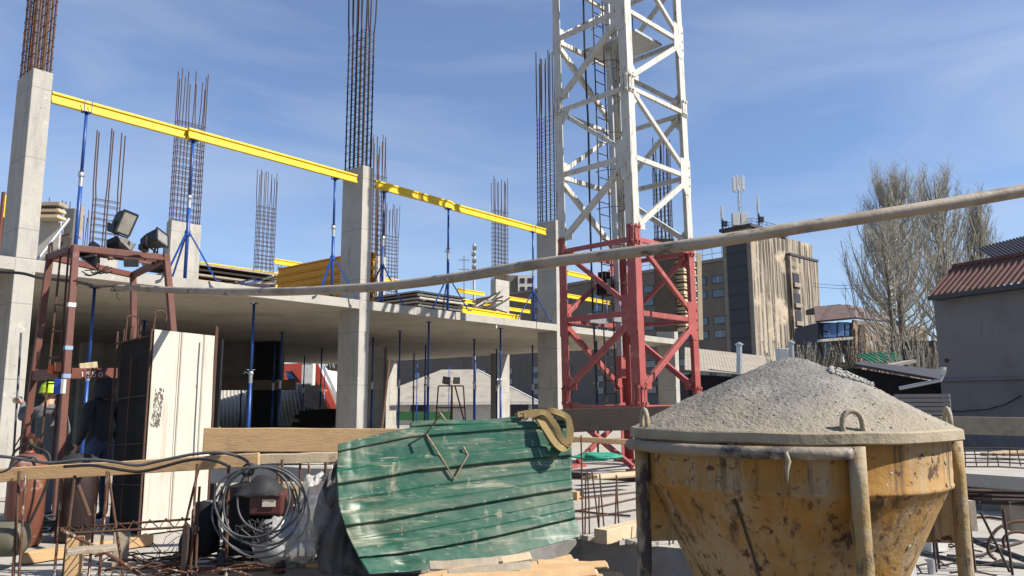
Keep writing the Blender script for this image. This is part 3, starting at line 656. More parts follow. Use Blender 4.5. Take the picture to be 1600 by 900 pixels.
# the lower wing to the left
LW = 175; HW = zat(403, OC+OL*L1)
oblock(L1+.02, LW, .3, 14, 0, HW, brick_gr, 'wing_wall'); oblock(L1+.02, LW, .0, 14.2, HW+.01, HW+.7, pilaster, 'wing_parapet')
wins = []
def owin(l0, l1, z0, z1):
    f = oblock(l0, l1, .2, .33, z0, z1, frame_dk, 'window')
    c = OC+OL*(l0+l1)/2+OR*.19+Z*(z0+z1)/2
    g = MB(); g.box(c, ((l1-l0)*.88, .03, (z1-z0)*.84), OL, OR); g.build('pane', glass_w, f)
    if len(wins) % 3 == 0:
        g = MB(); g.box(c-OR*.02, (.1, .03, (z1-z0)*.8), OL, OR); g.build('mullion', frame_wh, f)
    wins.append(f)
p0 = OC+OL*L1
rows = [zat(431, p0), zat(453, p0), zat(495, p0), zat(517, p0), zat(559, p0), zat(581, p0), zat(603, p0)]
l = L1+.25; i = 0
while l < LW-4 and len(wins) < 98:
    for z in rows:
        if l > 60 and (z > rows[1]+.5): pass
        if len(wins) < 98: owin(l, l+3.0, z-.85, z+.85)
    l += 4.3 if i % 2 == 0 else 4.9; i += 1
    if l > 30: l += 6.5
rl = MB()
for k_ in range(9):
    p = OC+OL*(L1*.0+k_*L1/8)+Z*(HT+.7)+OR*.0; rl.tube(p, p+Z*1.3, .05, 5); p2 = OC+OR*(k_*L2/8*.6)-OL*.4+Z*(HT+.7); rl.tube(p2, p2+Z*1.3, .05, 5)
for zz in (.7, 1.3):
    rl.tube(OC+Z*(HT+.7+zz), OC+OL*L1+Z*(HT+.7+zz), .05, 5); rl.tube(OC-OL*.4+Z*(HT+.7+zz), OC-OL*.4+OR*L2*.6+Z*(HT+.7+zz), .05, 5)
for k_ in range(10):
    p = OC+OL*(L1+1+k_*2.4)+Z*(HW+.7)+OR*1; rl.tube(p, p+Z*2.6, .05, 5)
for zz in (1.3, 2.6): rl.tube(OC+OL*(L1+1)+OR+Z*(HW+.7+zz), OC+OL*(L1+22.6)+OR+Z*(HW+.7+zz), .05, 5)
rl.build('roof_railing', black_st, off)
def aerial(px, d, y0, y1, label, kind):
    p = P(px, y0, d); q = P(px, y1, d); t = thing('aerial_mast', label, 'aerial', q, 'aerials on the office roof')
    g = MB(); h = p.z-q.z; g.tube(q, V((q.x, q.y, p.z-.2*h)), .12, 6)
    for k_ in range(7):
        a = q+Z*h*.8*k_/7; g.tube(a+V((.3, 0, 0)), a+V((-.3, 0, h*.11)), .05, 4); g.tube(a+V((-.3, 0, 0)), a+V((.3, 0, h*.11)), .05, 4)
    if kind == 2:
        for e in (-.35, .35): g.tube(q+V((e, 0, 0)), V((q.x+e, q.y, p.z-.3*h)), .06, 5)
    g.build('mast', black_st if kind != 2 else galv, t)
    n = 6 if kind == 2 else 1
    for k_ in range(n):
        a = 2*math.pi*k_/n; c = V((q.x, q.y, p.z))+(V((math.cos(a)*1.05, math.sin(a)*1.05, 0)) if n > 1 else V((0, -.2, 0)))
        g = MB(); hh = 3.1 if n > 1 else h*.6; g.box(c-Z*hh/2, (.42, .3, hh)); g.build('panel_antenna', ant_w, t, bevel=.05)
    if kind != 2: 
        g = MB(); g.box(q+V((.5, -.1, h*.2)), (.9, .7, 1.1)); g.build('equipment_box', lamp_b, t, bevel=.03)
aerial(1157, 152, 276, 352, 'tall lattice mast carrying a ring of white panel aerials on the office roof', 2)
aerial(1129, 150, 322, 357, 'slim white aerial with a box at the left edge of the office roof', 1)
aerial(1186, 152, 308, 352, 'single white panel aerial on a short dark mast at the right of the office roof', 1)
g = MB()
for px in (1150, 1163):
    q = P(px, 352, 151); g.box(q+Z*1.2, (1.5, 1.2, 2.6))
g.build('equipment_cabinets', ant_w, off, bevel=.04)
# distant white block and aerials left of the crane
q = P(805, 500, 260); q.z = -.5; fb = thing('apartment_block', 'small distant white and grey apartment block between the slab columns and the crane', 'building', q)
H_ = zat(428, q)
g = MB(); g.box(q+Z*H_/2+V((-3, 4, 0)), (8, 8, H_)); g.build('side_wall', brick_gr, fb)
g = MB(); g.box(q+Z*H_/2+V((4, 3.2, 0)), (6, 8, H_)); g.build('wall', wall_wh, fb)
for k_ in range(9):
    for e in (2.6, 5.2):
        g = MB(); g.box(q+V((e, -.85, H_-2-3*k_)), (1.6, .12, 1.7)); g.build('window', frame_dk, fb)
for px, y0, y1, lb in ((741, 381, 440, 'striped distant aerial mast sticking up above the long conduit'), (725, 400, 440, 'thin distant television aerial left of the striped mast')):
    p = P(px, y0, 180); q = P(px, 640, 180); t = thing('aerial_mast', lb, 'aerial', q)
    g = MB(); g.tube(q, p, .35 if px == 741 else .08, 6); g.build('mast', ant_w if px == 741 else black_st, t)
    g = MB()
    if px == 741:
        for k_ in range(4): g.box(V((p.x+rnd(-.3, .3), p.y, p.z-1-k_*1.6)), (1.0, 1, .7))
    else:
        for k_ in range(2): g.box(V((p.x, p.y, p.z-1-k_*2.3)), (2.6, .15, .15))
    g.build('antenna', wall_grey, t)
# red roofed house, grey roofed outbuilding (seen under the slab)
def house(label, x0, x1, d, yr0, ye, yb, wall, roof, name='house', hip=.3, depth=9, overhang=.35, rid=None):
    a = P(x0, 600, d); b = P(x1, 600, d); z0 = -.5; ze = zat(ye, a); zr = zat(yr0, a)
    t = thing(name, label, 'house', ((a.x+b.x)/2, d, z0)); L = b.x-a.x
    g = MB(); g.box(((a.x+b.x)/2, d+depth/2, (z0+ze)/2), (L-2*overhang, depth-2*overhang, ze-z0)); g.build('wall', wall, t)
    g = MB(); h = hip*L; y1 = d+depth; ym = d+depth/2
    A, Bq, C, D = V((a.x, d, ze)), V((b.x, d, ze)), V((b.x, y1, ze)), V((a.x, y1, ze)); r1 = V((a.x+h, ym, zr)); r2 = V((b.x-h, ym, zr))
    if rid: r1 = V((P(rid[0], 600, ym).x, ym, zr)); r2 = V((P(rid[1], 600, ym).x, ym, zr))
    for f in ((A, Bq, r2, r1), (Bq, C, r2), (C, D, r1, r2), (D, A, r1), (D, C, Bq, A)): g.poly([p+Z*.02 for p in f])
    rf = g.build('roof', roof, t, solid=.06)
    g = MB(); g.bar(A-V((0, .04, .04)), Bq-V((0, .04, .04)), .06, .14); g.tube(r2, Bq, .1, 6); g.build('gutter_lit_hip', frame_wh, rf)  # the white tube along the hip draws its sunlit edge
    return t, ze, zr
h1, ze, zr = house('low white house with a wide grey hipped roof beyond the slab props', 560, 842, 47, 573, 630, 665, wall_wh, roof_gr, hip=.35, depth=12, rid=(690, 745))
for px in (600, 655, 812):
    a = P(px, 650, 47); g = MB(); g.box((a.x, 47.3, 1.0-.1), (1.1, .12, 1.1)); w_ = g.build('window', frame_dk, h1)
q = P(660, 660, 44); g = MB(); g.bar(P(618, 650, 44)*1, P(704, 650, 44)*1, .06, .5)
g.build('fence', green_pt, label='dark green board fence in front of the white hipped-roof house', category='fence')
# house with the steep red roof
rh = thing('red_roof_house', 'house with a steep bright red sheet roof, skylight and white chimney', 'house', P(470, 650, 60))
D_ = 60; g = MB(); g.prism([P(380, 640, D_), P(430, 576, D_), P(499, 576, D_+.0), P(545, 655, D_)], (0, 9, 0)); g.build('wall', wall_wh, rh)
g = MB(); g.poly([P(402, 655, D_-.3), P(414, 570, D_-.1), P(496, 566, D_-.1), P(532, 650, D_-.3)]); g.build('roof', roof_red, rh, solid=.12)
g = MB(); g.bar(P(502, 566, D_-.6), P(540, 648, D_-.7), .25, .25); g.build('verge_board', frame_wh, rh)
a = P(482, 590, D_-1.2); g = MB(); g.box(a-Z*.3, (.85, .8, 3.0)); g.box(a+Z*1.3, (1.0, .95, .18)); g.build('chimney', frame_wh, rh)
g = MB(); g.poly([P(445, 580, D_-.8), P(457, 580, D_-.8), P(470, 597, D_-1.1), P(452, 597, D_-1.1)]); sk = g.build('skylight', frame_dk, rh, solid=.1)
g = MB(); g.poly([P(446, 584, D_-1.0), P(455, 584, D_-1.0), P(461, 592, D_-1.2), P(450, 592, D_-1.2)]); g.build('pane', glass_b, sk, solid=.05)
def corrug(c0, du, dv, L, H, amp, pitch, mat, name, parent=None, **tags):
    nn = du.cross(dv).normalized(); n = int(L/pitch*6); g = MB()
    g.grid(lambda u, v: c0+du*L*u+dv*H*v+nn*amp*math.sin(2*math.pi*u*L/pitch), n, 1); return g.build(name, mat, parent, solid=.01, smooth=True, **tags)
ob = thing('outbuilding', 'grey outbuilding with a wavy asbestos roof seen under the slab', 'shed', P(420, 665, 40))
a = P(335, 667, 38); b = P(462, 667, 38); up = (P(360, 600, 42)-P(360, 667, 38)); a2 = V(a)
corrug(a, V((1, 0, 0)), up.normalized(), b.x-a.x+1.2, up.length, .028, .2, wave_asb, 'roof', ob)
g = MB(); a = P(466, 603, 41.5); b_ = P(500, 603, 41.5); c_ = P(514, 648, 38.5); d_ = P(478, 636, 38.5); g.poly([a, b_, c_, d_]); g.build('roof', roof_gr, ob, solid=.08)
g = MB(); g.box(((P(335, 660, 39).x+P(520, 660, 39).x)/2, 41, .1), (5.8, 3, 1.2)); g.build('wall', wall_grey, ob)
for k_ in range(4):
    a = P(rnd(452, 476), 645+k_*6, 31-k_*.5); b_ = P(rnd(518, 528), 642+k_*7, 30-k_*.5); plank(a, b_, .5, .17, timber_dark, 'dark board in the pile by the middle column, %s from the top' % nth(k_), group='dark boards piled under the slab')
g = MB(); g.path([P(594, 690, 12), P(600, 640, 12.2), P(608, 562, 12.4)], .022, 8); simple_rod = g.build('leaning_rod', rebar, label='long rusty rod leaning in front of the slab just right of the middle column', category='rod')
# orange trestle with two lamps, under the slab
ot = thing('lamp_trestle', 'spindly orange steel trestle with two floodlights on top in front of the hipped-roof house', 'lamp stand', P(702, 665, 30))
tl, tr_, bl, br_ = P(685, 603, 30), P(724, 603, 30), P(679, 690, 30), P(729, 690, 30)
for a, b_ in ((tl, bl), (tr_, br_), (tl+V((.45, 1, 0)), bl+V((.5, 1.2, 0))), (tr_+V((-.4, 1, 0)), br_+V((0, 1.2, 0)))):
    g = MB(); g.bar(a, V((b_.x, b_.y, 0)), .05, .05); g.build('leg', orange_st, ot)
g = MB(); g.bar(tl, tr_, .06, .05); g.bar(P(681, 637, 30), P(727, 637, 30), .05, .05); g.bar(P(706, 603, 30.1), P(706, 690, 30.1), .07, .05); g.build('crossbar', orange_st, ot)
# ------------------------------------------------------------------ right side background
# low shed roof with the flue pipe
ls = thing('low_shed', 'low dark shed with a pale wavy roof in front of the office block', 'shed', P(1160, 640, 40))
a, b_, c_, d_ = P(1070, 578, 38), P(1228, 590, 38), P(1205, 558, 46), P(1070, 543, 46)
g = MB(); g.grid(lambda u, v: (a.lerp(b_, u)).lerp(d_.lerp(c_, u), v)+Z*.006*math.sin(u*190), 300, 1); g.build('roof', roof_tan, ls, solid=.04)
g = MB(); p = P(1075, 583, 38.4); q = P(1226, 592, 38.4); g.prism([V((p.x, 38.4, -.5)), V((q.x, 38.4, -.5)), q-Z*.05, p-Z*.05], (0, 7, 0)); g.build('wall', black_st, ls)
g = MB(); p = P(1155, 586, 38.2); q = P(1155, 540, 38.2); g.tube(p, q, .14, 12); g.lathe([(.2, 0), (.2, .06), (.03, .16)], q+Z*.02, 12); g.build('flue_pipe', galv, ls, smooth=False)
p = P(1236, 566, 30); g = MB(); q = P(1236, 537, 30); g.tube(p-Z*2, q, .1, 10); g.lathe([(.15, 0), (.15, .05), (.02, .14)], q, 10)
g.build('chimney_pipe', galv, label='short pale chimney pipe rising just behind the top of the concrete heap', category='chimney')
g = MB(); p = P(1222, 560, 31); g.box(p, (.4, .4, .8)); g.box(p-Z*1.2, (.5, .5, 1.8)); g.build('vent_box', galv, label='pale blue-grey metal box beside the chimney pipe behind the heap', category='box', bevel=.02)
# brown brick house with blue glazing
bh = thing('brick_house', 'brown brick house with a dark roof and a wide blue glazed bay', 'house', P(1340, 600, 95))
def bpoly(pts, d, th, mat, nm, par=bh):
    g = MB(); g.prism([P(x, y, d) for x, y in pts], (0, th, 0)); return g.build(nm, mat, par)
bpoly([(1278, 504), (1332, 504), (1332, 610), (1278, 610)], 95, 8, frame_dk, 'bay_wall')
g = MB(); g.poly([P(1332, 500, 94.9), P(1332, 610, 94.9), P(1450, 610, 112), P(1450, 512, 112)]); g.build('side_wall', brick_red, bh, solid=.2)
bpoly([(1345, 507), (1353, 507), (1353, 555), (1345, 555)], 94.2, .8, brick_red, 'pier')
for x in (1358, 1381, 1398):
    k_ = (x-1332)/118*17; bpoly([(x, 509), (x+6, 509), (x+6, 526), (x, 526)], 95+k_-.6, .2, frame_wh, 'window'); bpoly([(x, 532), (x+6, 532), (x+6, 555), (x, 555)], 95+k_-.6, .2, frame_wh, 'window')
for (x0, x1, y0, y1) in ((1287, 1295, 506, 517), (1287, 1295, 519, 527), (1296, 1307, 505, 527), (1309, 1319, 503, 525), (1321, 1327, 503, 514), (1321, 1327, 516, 525), (1290, 1296, 535, 547), (1290, 1296, 550, 556)):
    bpoly([(x0, y0), (x1, y0), (x1, y1), (x0, y1)], 94.6, .3, glass_b, 'pane')
g = MB(); g.poly([P(1274, 503, 94), P(1272, 480, 99), P(1326, 477, 99), P(1337, 497, 94)]); g.poly([P(1337, 497, 94), P(1326, 477, 99), P(1380, 490, 112), P(1400, 505, 112)]); g.build('roof', roof_br, bh, solid=.25)
bpoly([(1277, 479), (1314, 475), (1314, 486), (1277, 487)], 99, 4, roof_br, 'attic_wall'); bpoly([(1314, 479), (1352, 490), (1352, 495), (1314, 486)], 99.5, .5, frame_wh, 'eaves_trim')
bpoly([(1327, 481), (1336, 481), (1336, 490), (1327, 490)], 97, 1.2, brick_red, 'chimney'); bpoly([(1338, 487), (1350, 487), (1350, 497), (1338, 497)], 98, 1.2, brick_red, 'chimney')
bpoly([(1282, 530), (1335, 526), (1335, 530), (1282, 534)], 93.5, 1, frame_wh, 'balcony_edge')

# bare trees
def bare_tree(name, label, px, ybase, ytop, d, spread, mat, nbr=60, kind='poplar', cat='tree', group=None, seed=1, tw=.035):
    rr = random.Random(seed); b = P(px, ybase, d); tp = P(px, ytop, d); H = tp.z-b.z; b.z = min(b.z, 3)
    t = thing(name, label, cat, b, group); up = V((0, 0, 1))
    g = MB(); lean_ = V((rr.uniform(-.03, .03)*H, 0, 0))
    if kind == 'poplar':
        g.path([b-Z*2, b+Z*H*.3, b+Z*H*.65+lean_*.5, b+Z*H*.93+lean_], [.02*H, .014*H, .007*H, .001*H], 7); g.build('trunk', bark, t, smooth=True)
    g = MB()
    for i in range(nbr):
        f = rr.random()**.8; a = rr.uniform(0, 2*math.pi); ca = V((math.cos(a), math.sin(a), 0))
        z0 = H*(.08+.72*f) if kind == 'poplar' else rr.uniform(0, .1)*H
        ln = H*(.16+.34*(1-f))*rr.uniform(.6, 1.1) if kind == 'poplar' else H*rr.uniform(.5, 1.05)
        out = spread*(rr.uniform(.35, 1.0))*(1.15-.85*f)
        s0 = b+Z*z0+(lean_*f if kind == 'poplar' else ca*rr.uniform(0, spread)+V((rr.uniform(-1, 1)*spread, 0, 0)))
        pts = []
        for k_ in range(6):
            u = k_/5; w_ = out*(1-(1-u)**2.0) if kind == 'poplar' else out*u*.9
            pts.append(s0+ca*w_+Z*ln*(u*.55+u*u*.45)+V((rr.uniform(-1, 1), rr.uniform(-1, 1), 0))*.015*H*u)
        g.path(pts, [.0035*H*(1-.8*k_/5)+.012 for k_ in range(6)], 4)
        for j in range(20):
            u = rr.uniform(.15, 1); k_ = min(4, int(u*5)); p = pts[k_].lerp(pts[k_+1], u*5-k_); a2 = rr.uniform(0, 2*math.pi)
            dv = (V((math.cos(a2), math.sin(a2), 0))*rr.uniform(.15, .5)+ca*.18+up).normalized(); l2 = H*rr.uniform(.03, .085)
            q = p+dv*l2; g.path([p, p.lerp(q, .5)+V((rr.uniform(-.1, .1), 0, 0))*l2*.6, q], [tw, tw*.8, tw*.4], 3)
            for m_ in range(2):
                a3 = rr.uniform(0, 6.28); p2 = p.lerp(q, rr.uniform(.3, .9)); g.path([p2, p2+(V((math.cos(a3), math.sin(a3), 1.4)).normalized())*l2*.55], [tw*.7, tw*.35], 3)
    g.build('crown', mat, t)
    return t
TG = 'tall bare trees behind the grey house'
bare_tree('poplar_tree', 'tallest bare poplar with a dense upright crown left of the maroon roof', 1414, 560, 218, 72, 5.4, twig, 135, seed=3, tw=.014)
bare_tree('poplar_tree', 'shorter bare poplar with a rounded top just left of the maroon roof ridge', 1490, 560, 216, 78, 5.2, twig, 110, seed=8, tw=.014)
bare_tree('poplar_tree', 'slim bare poplar with a pale top furthest right above the maroon roof', 1550, 560, 252, 80, 2.4, twig, 70, seed=12, tw=.016)
bare_tree('spreading_tree', 'bare tree with low spreading branches leaning left in front of the tallest poplar', 1400, 575, 318, 66, 5.2, twig, 70, seed=21, tw=.013)
for px, d, sp, yt, sd, lb in ((1322, 60, 2.2, 532, 31, 'brown leafless shrub in front of the blue glazed bay'), (1366, 62, 2.4, 520, 32, 'brown leafless shrub before the brick house wall'), (1408, 60, 2.2, 515, 33, 'tangled leafless shrub at the foot of the tallest poplar'),
                        (1447, 40, 1.4, 520, 34, 'tangled dark shrub against the left edge of the grey house'), (1300, 58, 1.3, 552, 35, 'small leafless shrub just right of the heap top'), (1252, 33, .7, 536, 36, 'small leafless bush behind the chimney pipe and heap')):
    bare_tree('shrub', lb, px, 592, yt, d, sp, twig_dk if sd % 2 else twig, 60, 'bush', 'shrub', 'leafless shrubs beyond the site', sd, .018)
bare_tree('bare_tree', 'thin bare tree glimpsed beside the red roof under the slab', 515, 640, 560, 75, 2.2, twig_dk, 40, seed=44, tw=.03)

# grey house on the right with maroon sheet roof
GH = P(1470, 600, 24); gd = V((.40, -.917, 0)).normalized(); gn = V((-gd.y, gd.x, 0)); 
GH.z = 0
gh = thing('grey_house', 'plain grey rendered house with a weathered maroon ribbed metal roof at the right edge', 'house', GH)
def ghp(px, py): return PP(px, py, GH, gd.cross(Z))
ztop = ghp(1470, 462).z
g = MB(); inw = -gd.cross(Z); inw = inw if inw.x > 0 else -inw
g.hexa([GH-Z*.5, GH+gd*8-Z*.5, GH+gd*8+inw*9-Z*.5, GH+inw*9-Z*.5], [GH+Z*ztop, GH+gd*8+Z*ztop, GH+gd*8+inw*9+Z*ztop, GH+inw*9+Z*ztop]); g.build('wall', render_gr, gh)
g = MB(); zl = ghp(1484, 594).z; g.bar(GH-inw*.05+Z*zl, GH+gd*8-inw*.05+Z*zl, .1, .06); g.build('ledge', render_gr, gh)
ev = PP(1450, 463, GH-inw*.45, gd.cross(Z)); _rt = PP(1479, 418, GH+inw*.9, gd.cross(Z)); rise = (_rt-ev)-gd*(_rt-ev).dot(gd)
n_ = 64
def rf_(u, v):
    x = u*8.9; ph = (x/.2) % 1; rib = .05 if ph < .3 else (0 if ph > .42 else .05*(1-(ph-.3)/.12))
    return ev+gd*x+rise*v+Z*rib
g = MB(); g.grid(rf_, 44*8, 1); g.build('roof', roof_mar, gh, solid=.012)
g = MB(); g.bar(ev-Z*.07, ev+gd*8.9-Z*.07, .05, .14); g.bar(ev+inw*.3-Z*.1, ev+gd*8.9+inw*.3-Z*.1, .5, .03); g.build('fascia', roof_dk, gh)
g = MB(); g.bar(ev+rise-Z*.0, ev+rise+gd*8.9, .25, .1); g.build('ridge_cap', roof_mar, gh)
g = MB(); p = ghp(1480, 563)-inw*.02; g.lathe([(.06, 0), (.055, .05), (.02, .07)], p, 12, -inw); g.build('alarm_box', wred, gh)
c_ = [ghp(1600, 618)-inw*.1, ghp(1575, 632)-inw*.12, ghp(1545, 640)-inw*.1, ghp(1500, 643)-inw*.1, ghp(1486, 642)-inw*.05]
g = MB(); g.path(c_, .018, 6); g.build('wall_cable', rubber, gh)
g = MB(); q = P(1561, 412, 34); x2 = P(1640, 392, 34)
def rf2(u, v): ph = (u*14) % 1; return q.lerp(x2, u)+V((.25, 2, 1.1))*v+Z*(.05 if ph < .3 else 0)
g.grid(rf2, 14*6, 1); g.build('roof_sheet', roof_dk, gh, solid=.02)
# sheds and fence left of that house
sh = thing('dark_shed', 'dark lean-to shed with a sagging black roof left of the grey house', 'shed', P(1420, 640, 29))
g = MB(); g.poly([P(1335, 570, 30), P(1485, 597, 27), P(1490, 582, 32), P(1345, 566, 34)]); g.build('roof', roof_dk, sh, solid=.1)
g = MB(); a, b_ = P(1335, 575, 30.2), P(1485, 600, 27.4); g.prism([a, b_, V((b_.x, b_.y, -.5)), V((a.x, a.y, -.5))], (0, 3, 0)); g.build('wall', black_st, sh)
g2 = MB(); q0 = P(1362, 568, 44); q1 = P(1424, 564, 44)
corrug(q0, (q1-q0).normalized(), V((0, 1, .32)).normalized(), (q1-q0).length, 2.2, .05, .3, M('green_sheet_roof', (.03, .2, .09), None, 3, .5), 'roof_sheet', label='small green wavy roof in front of the shrubs', category='roof')
g = MB(); g.box(P(1460, 556, 42), (3.0, 1, 1.6)); g.build('shed', timber_dark, label='dark little shed behind the shrubs beside the grey house', category='shed')
g = MB(); q0 = P(1375, 574, 38); q1 = P(1422, 565, 38); g.bar(q0, q1, 1.2, .15); g.build('slate_sheet', wave_asb, label='pale flat roof sheet below the green wavy roof', category='roof')
a, b_ = P(1400, 652, 21), P(1487, 652, 20); g = MB()
for k_ in range(9): g.bar(V((a.x, a.y, .62+.115*k_)), V((b_.x, b_.y, .62+.115*k_)), .04, .095)
g.build('panel_fence', fence_m, label='grey fence of horizontal metal boards beside the grey house', category='fence')
g = MB(); g.path([P(1405, 607, 20), P(1470, 594, 19.5), P(1474, 585, 19.5)], .05, 8); g.lathe([(.06, 0), (.1, .12), (.1, .2)], P(1473, 586, 19.5), 10); g.build('drain_pipe', galv, label='pale drainpipe sloping above the metal board fence', category='pipe')
for k_, (y0, y1) in enumerate(((443, 446), (448, 449))):
    g = MB(); g.path([P(1270, y0, 140), P(1310, y0+3, 110), P(1372, y1, 80)], .03, 4); g.build('power_line', rubber, label='%s thin power line from the office block to the bare trees' % ('upper' if k_ == 0 else 'lower'), category='cable')
#FOREGROUND
# ------------------------------------------------------------------ long cable conduit
cd_ = [(180, 449, 10.6), (240, 452, 9.7), (320, 455, 8.5), (420, 456, 7.4), (520, 452.5, 6.75), (620, 445.5, 6.3), (730, 431, 5.9), (850, 411, 5.5), (980, 395, 5.1), (1100, 379.5, 4.8), (1250, 355.5, 4.65), (1420, 329, 4.55), (1600, 298, 4.5), (1800, 262, 4.4)]
g = MB(); g.path(spline([P(x, y, d) for x, y, d in cd_], 5), .041, 16)
simple(g, 'cable_conduit', pipe_m, 'long dirty beige conduit sagging across the whole view in front of the crane', 'pipe', smooth=True)
cb = [(-30, 424, 11.3), (30, 426.5, 11.1), (62, 434, 10.6), (100, 438, 9.2), (125, 441, 9.0), (150, 447, 10.2), (180, 446, 10.6), (200, 449, 10.3)]
g = MB(); g.path(spline([P(*q) for q in cb], 5), .022, 8)
simple(g, 'power_cable', rubber, 'black cable running from the left frame edge into the end of the long conduit', 'cable', smooth=True)
g = MB(); a = P(182, 449, 10.55)
for k_ in range(5): g.path([a+V((.05*math.cos(t*.7+k_)-.02+k_*.02, .055*math.sin(t*.7), .055*math.cos(t*.7))) for t in range(10)], .006, 4)
g.path([a, a+V((.02, 0, -.15)), a+V((.12, 0, -.22))], .005, 4)
simple(g, 'tie_wire', rebar, 'rusty wire wrapped round the left end of the long conduit', 'wire')

# ------------------------------------------------------------------ concrete bucket
BC = V((1.102, 3.1, 0)); bkt = thing('concrete_bucket', 'round worn yellow concrete bucket on four legs, heaped with fresh grey concrete', 'concrete bucket', BC+V((0, 0, -.5)))
ZR = 1.345
g = MB(); n = 96
prof = [(.578, ZR-.035), (.576, ZR-.07), (.573, ZR-.12), (.572, ZR-.195), (.576, ZR-.202), (.573, ZR-.21), (.560, ZR-.218)] + [(.560-.36*k_/14, ZR-.218-.76*k_/14) for k_ in range(1, 15)] + [(.19, ZR-1.1)]
g.lathe(list(reversed(prof)), BC, n, cap=False)
for i, v in enumerate(g.v):
    r = (v-BC); r.z = 0; k_ = noise.noise(V((v.x*3, v.y*3, v.z*3)))*.006+noise.noise(V((v.x*9, v.y*9, v.z*9)))*.0025
    g.v[i] = v+r.normalized()*k_
hop = g.build('hopper', bk_yel, bkt, smooth=True)
g = MB(); cr_ = random.Random(9)
for k_ in range(90):
    a = R(cr_.uniform(170, 360)); z = cr_.uniform(.05, .20) if k_ % 3 else cr_.uniform(.22, .6); rr = .574 if z < .21 else .560-.36*(z-.218)/.76
    c = BC+V((math.cos(a), math.sin(a), 0))*(rr+.001)+Z*(ZR-z); t_ = V((-math.sin(a), math.cos(a), 0)); w_ = cr_.uniform(.003, .010); L_ = w_*cr_.uniform(1, 5)
    nn = V((math.cos(a), math.sin(a), 0)); dn = V((0, 0, -1)) if z < .21 else (V((0, 0, -.76))-nn*.36).normalized()
    g.path([c, c+dn*L_*.5+nn*.0005, c+dn*L_], [w_*.8, w_, w_*.3], 6)
for i, v in enumerate(g.v):      # flatten the splashes on to the shell
    q = v-BC; z = ZR-v.z; rr = .574 if z < .21 else .560-.36*(z-.218)/.76; h_ = V((q.x, q.y, 0)); r_ = h_.length; h_.normalize(); g.v[i] = BC+h_*(rr+max(-.004, (r_-rr)*.3))+Z*(v.z)
g.build('cement_splashes', rim_m, hop, smooth=True, kind='stuff')
g = MB(); a = R(-128); d = V((math.cos(a), math.sin(a), 0)); a2 = R(-119); d2 = V((math.cos(a2), math.sin(a2), 0))
g.path([BC+d.lerp(d2, t)*(.558-.36*t)+Z*(ZR-.23-.76*t) for t in (0, .25, .5, .75, .95)], .0045, 5)
g.build('weld_seam', rebar_dk, hop)
g = MB(); g.lathe([(.52, ZR-.042), (.613, ZR-.042), (.620, ZR-.037), (.620, ZR-.006), (.614, ZR), (.52, ZR)], BC, n, cap=False)
for i, v in enumerate(g.v): g.v[i] = v+Z*noise.noise(v*5)*.006+(V((v.x-BC.x, v.y-BC.y, 0))).normalized()*noise.noise(v*11)*.004
g.build('rim', rim_m, bkt, smooth=False)
LA = [R(271), R(188.5), R(-15.5), R(85)]
def lp(a, r, z): return BC+V((math.cos(a), math.sin(a), 0))*r+Z*z
for i, a in enumerate(LA):
    g = MB(); n_ = 14; g.path([lp(a, .606+.006*noise.noise((i, k_*.5, 0)), ZR-.045-(ZR-.045+.5)*k_/n_) for k_ in range(n_+1)], .0275, 14); g.build('leg', bk_leg, bkt, smooth=True)
    d = V((math.cos(a), math.sin(a), 0)); sd = Z.cross(d)
    g = MB(); g.prism([lp(a, .60, ZR-.2)-sd*.005, lp(a, .60, ZR-.43)-sd*.005, lp(a, .46, ZR-.43)-sd*.005, lp(a, .56, ZR-.23)-sd*.005], sd*.01); g.build('gusset', bk_yel, bkt)
    g = MB(); h = .078; g.path([lp(a, .59, ZR-.02)+sd*.033*s_+Z*z_ for s_, z_ in [(-1, 0), (-1.02, h*.5)]+[(-math.cos(t), h*.62+.04*math.sin(t)) for t in [math.pi*k_/10 for k_ in range(1, 10)]]+[(1.02, h*.5), (1, 0)]], .0095, 10); g.build('lifting_lug', rim_m, bkt, smooth=True)
    g = MB(); g.box(lp(a, .606, -.49), (.12, .12, .02)); g.build('foot', bk_leg, bkt)
g = MB(); z = ZR-.066; g.path([lp(R(184+82*k_/20), .636+.005*noise.noise((k_*.4, 0, 0)), z) for k_ in range(20)]+[lp(R(268.5), .62, z)], .021, 14); g.build('rail', bk_rail, bkt, smooth=True)
g = MB(); p = P(1228, 706, 2.47); g.path([p, p-Z*.03+V((.006, 0, 0)), p-Z*.06, p-Z*.10], [.006, .009, .006, .002], 6); g.build('drip', rim_m, bkt, smooth=True)
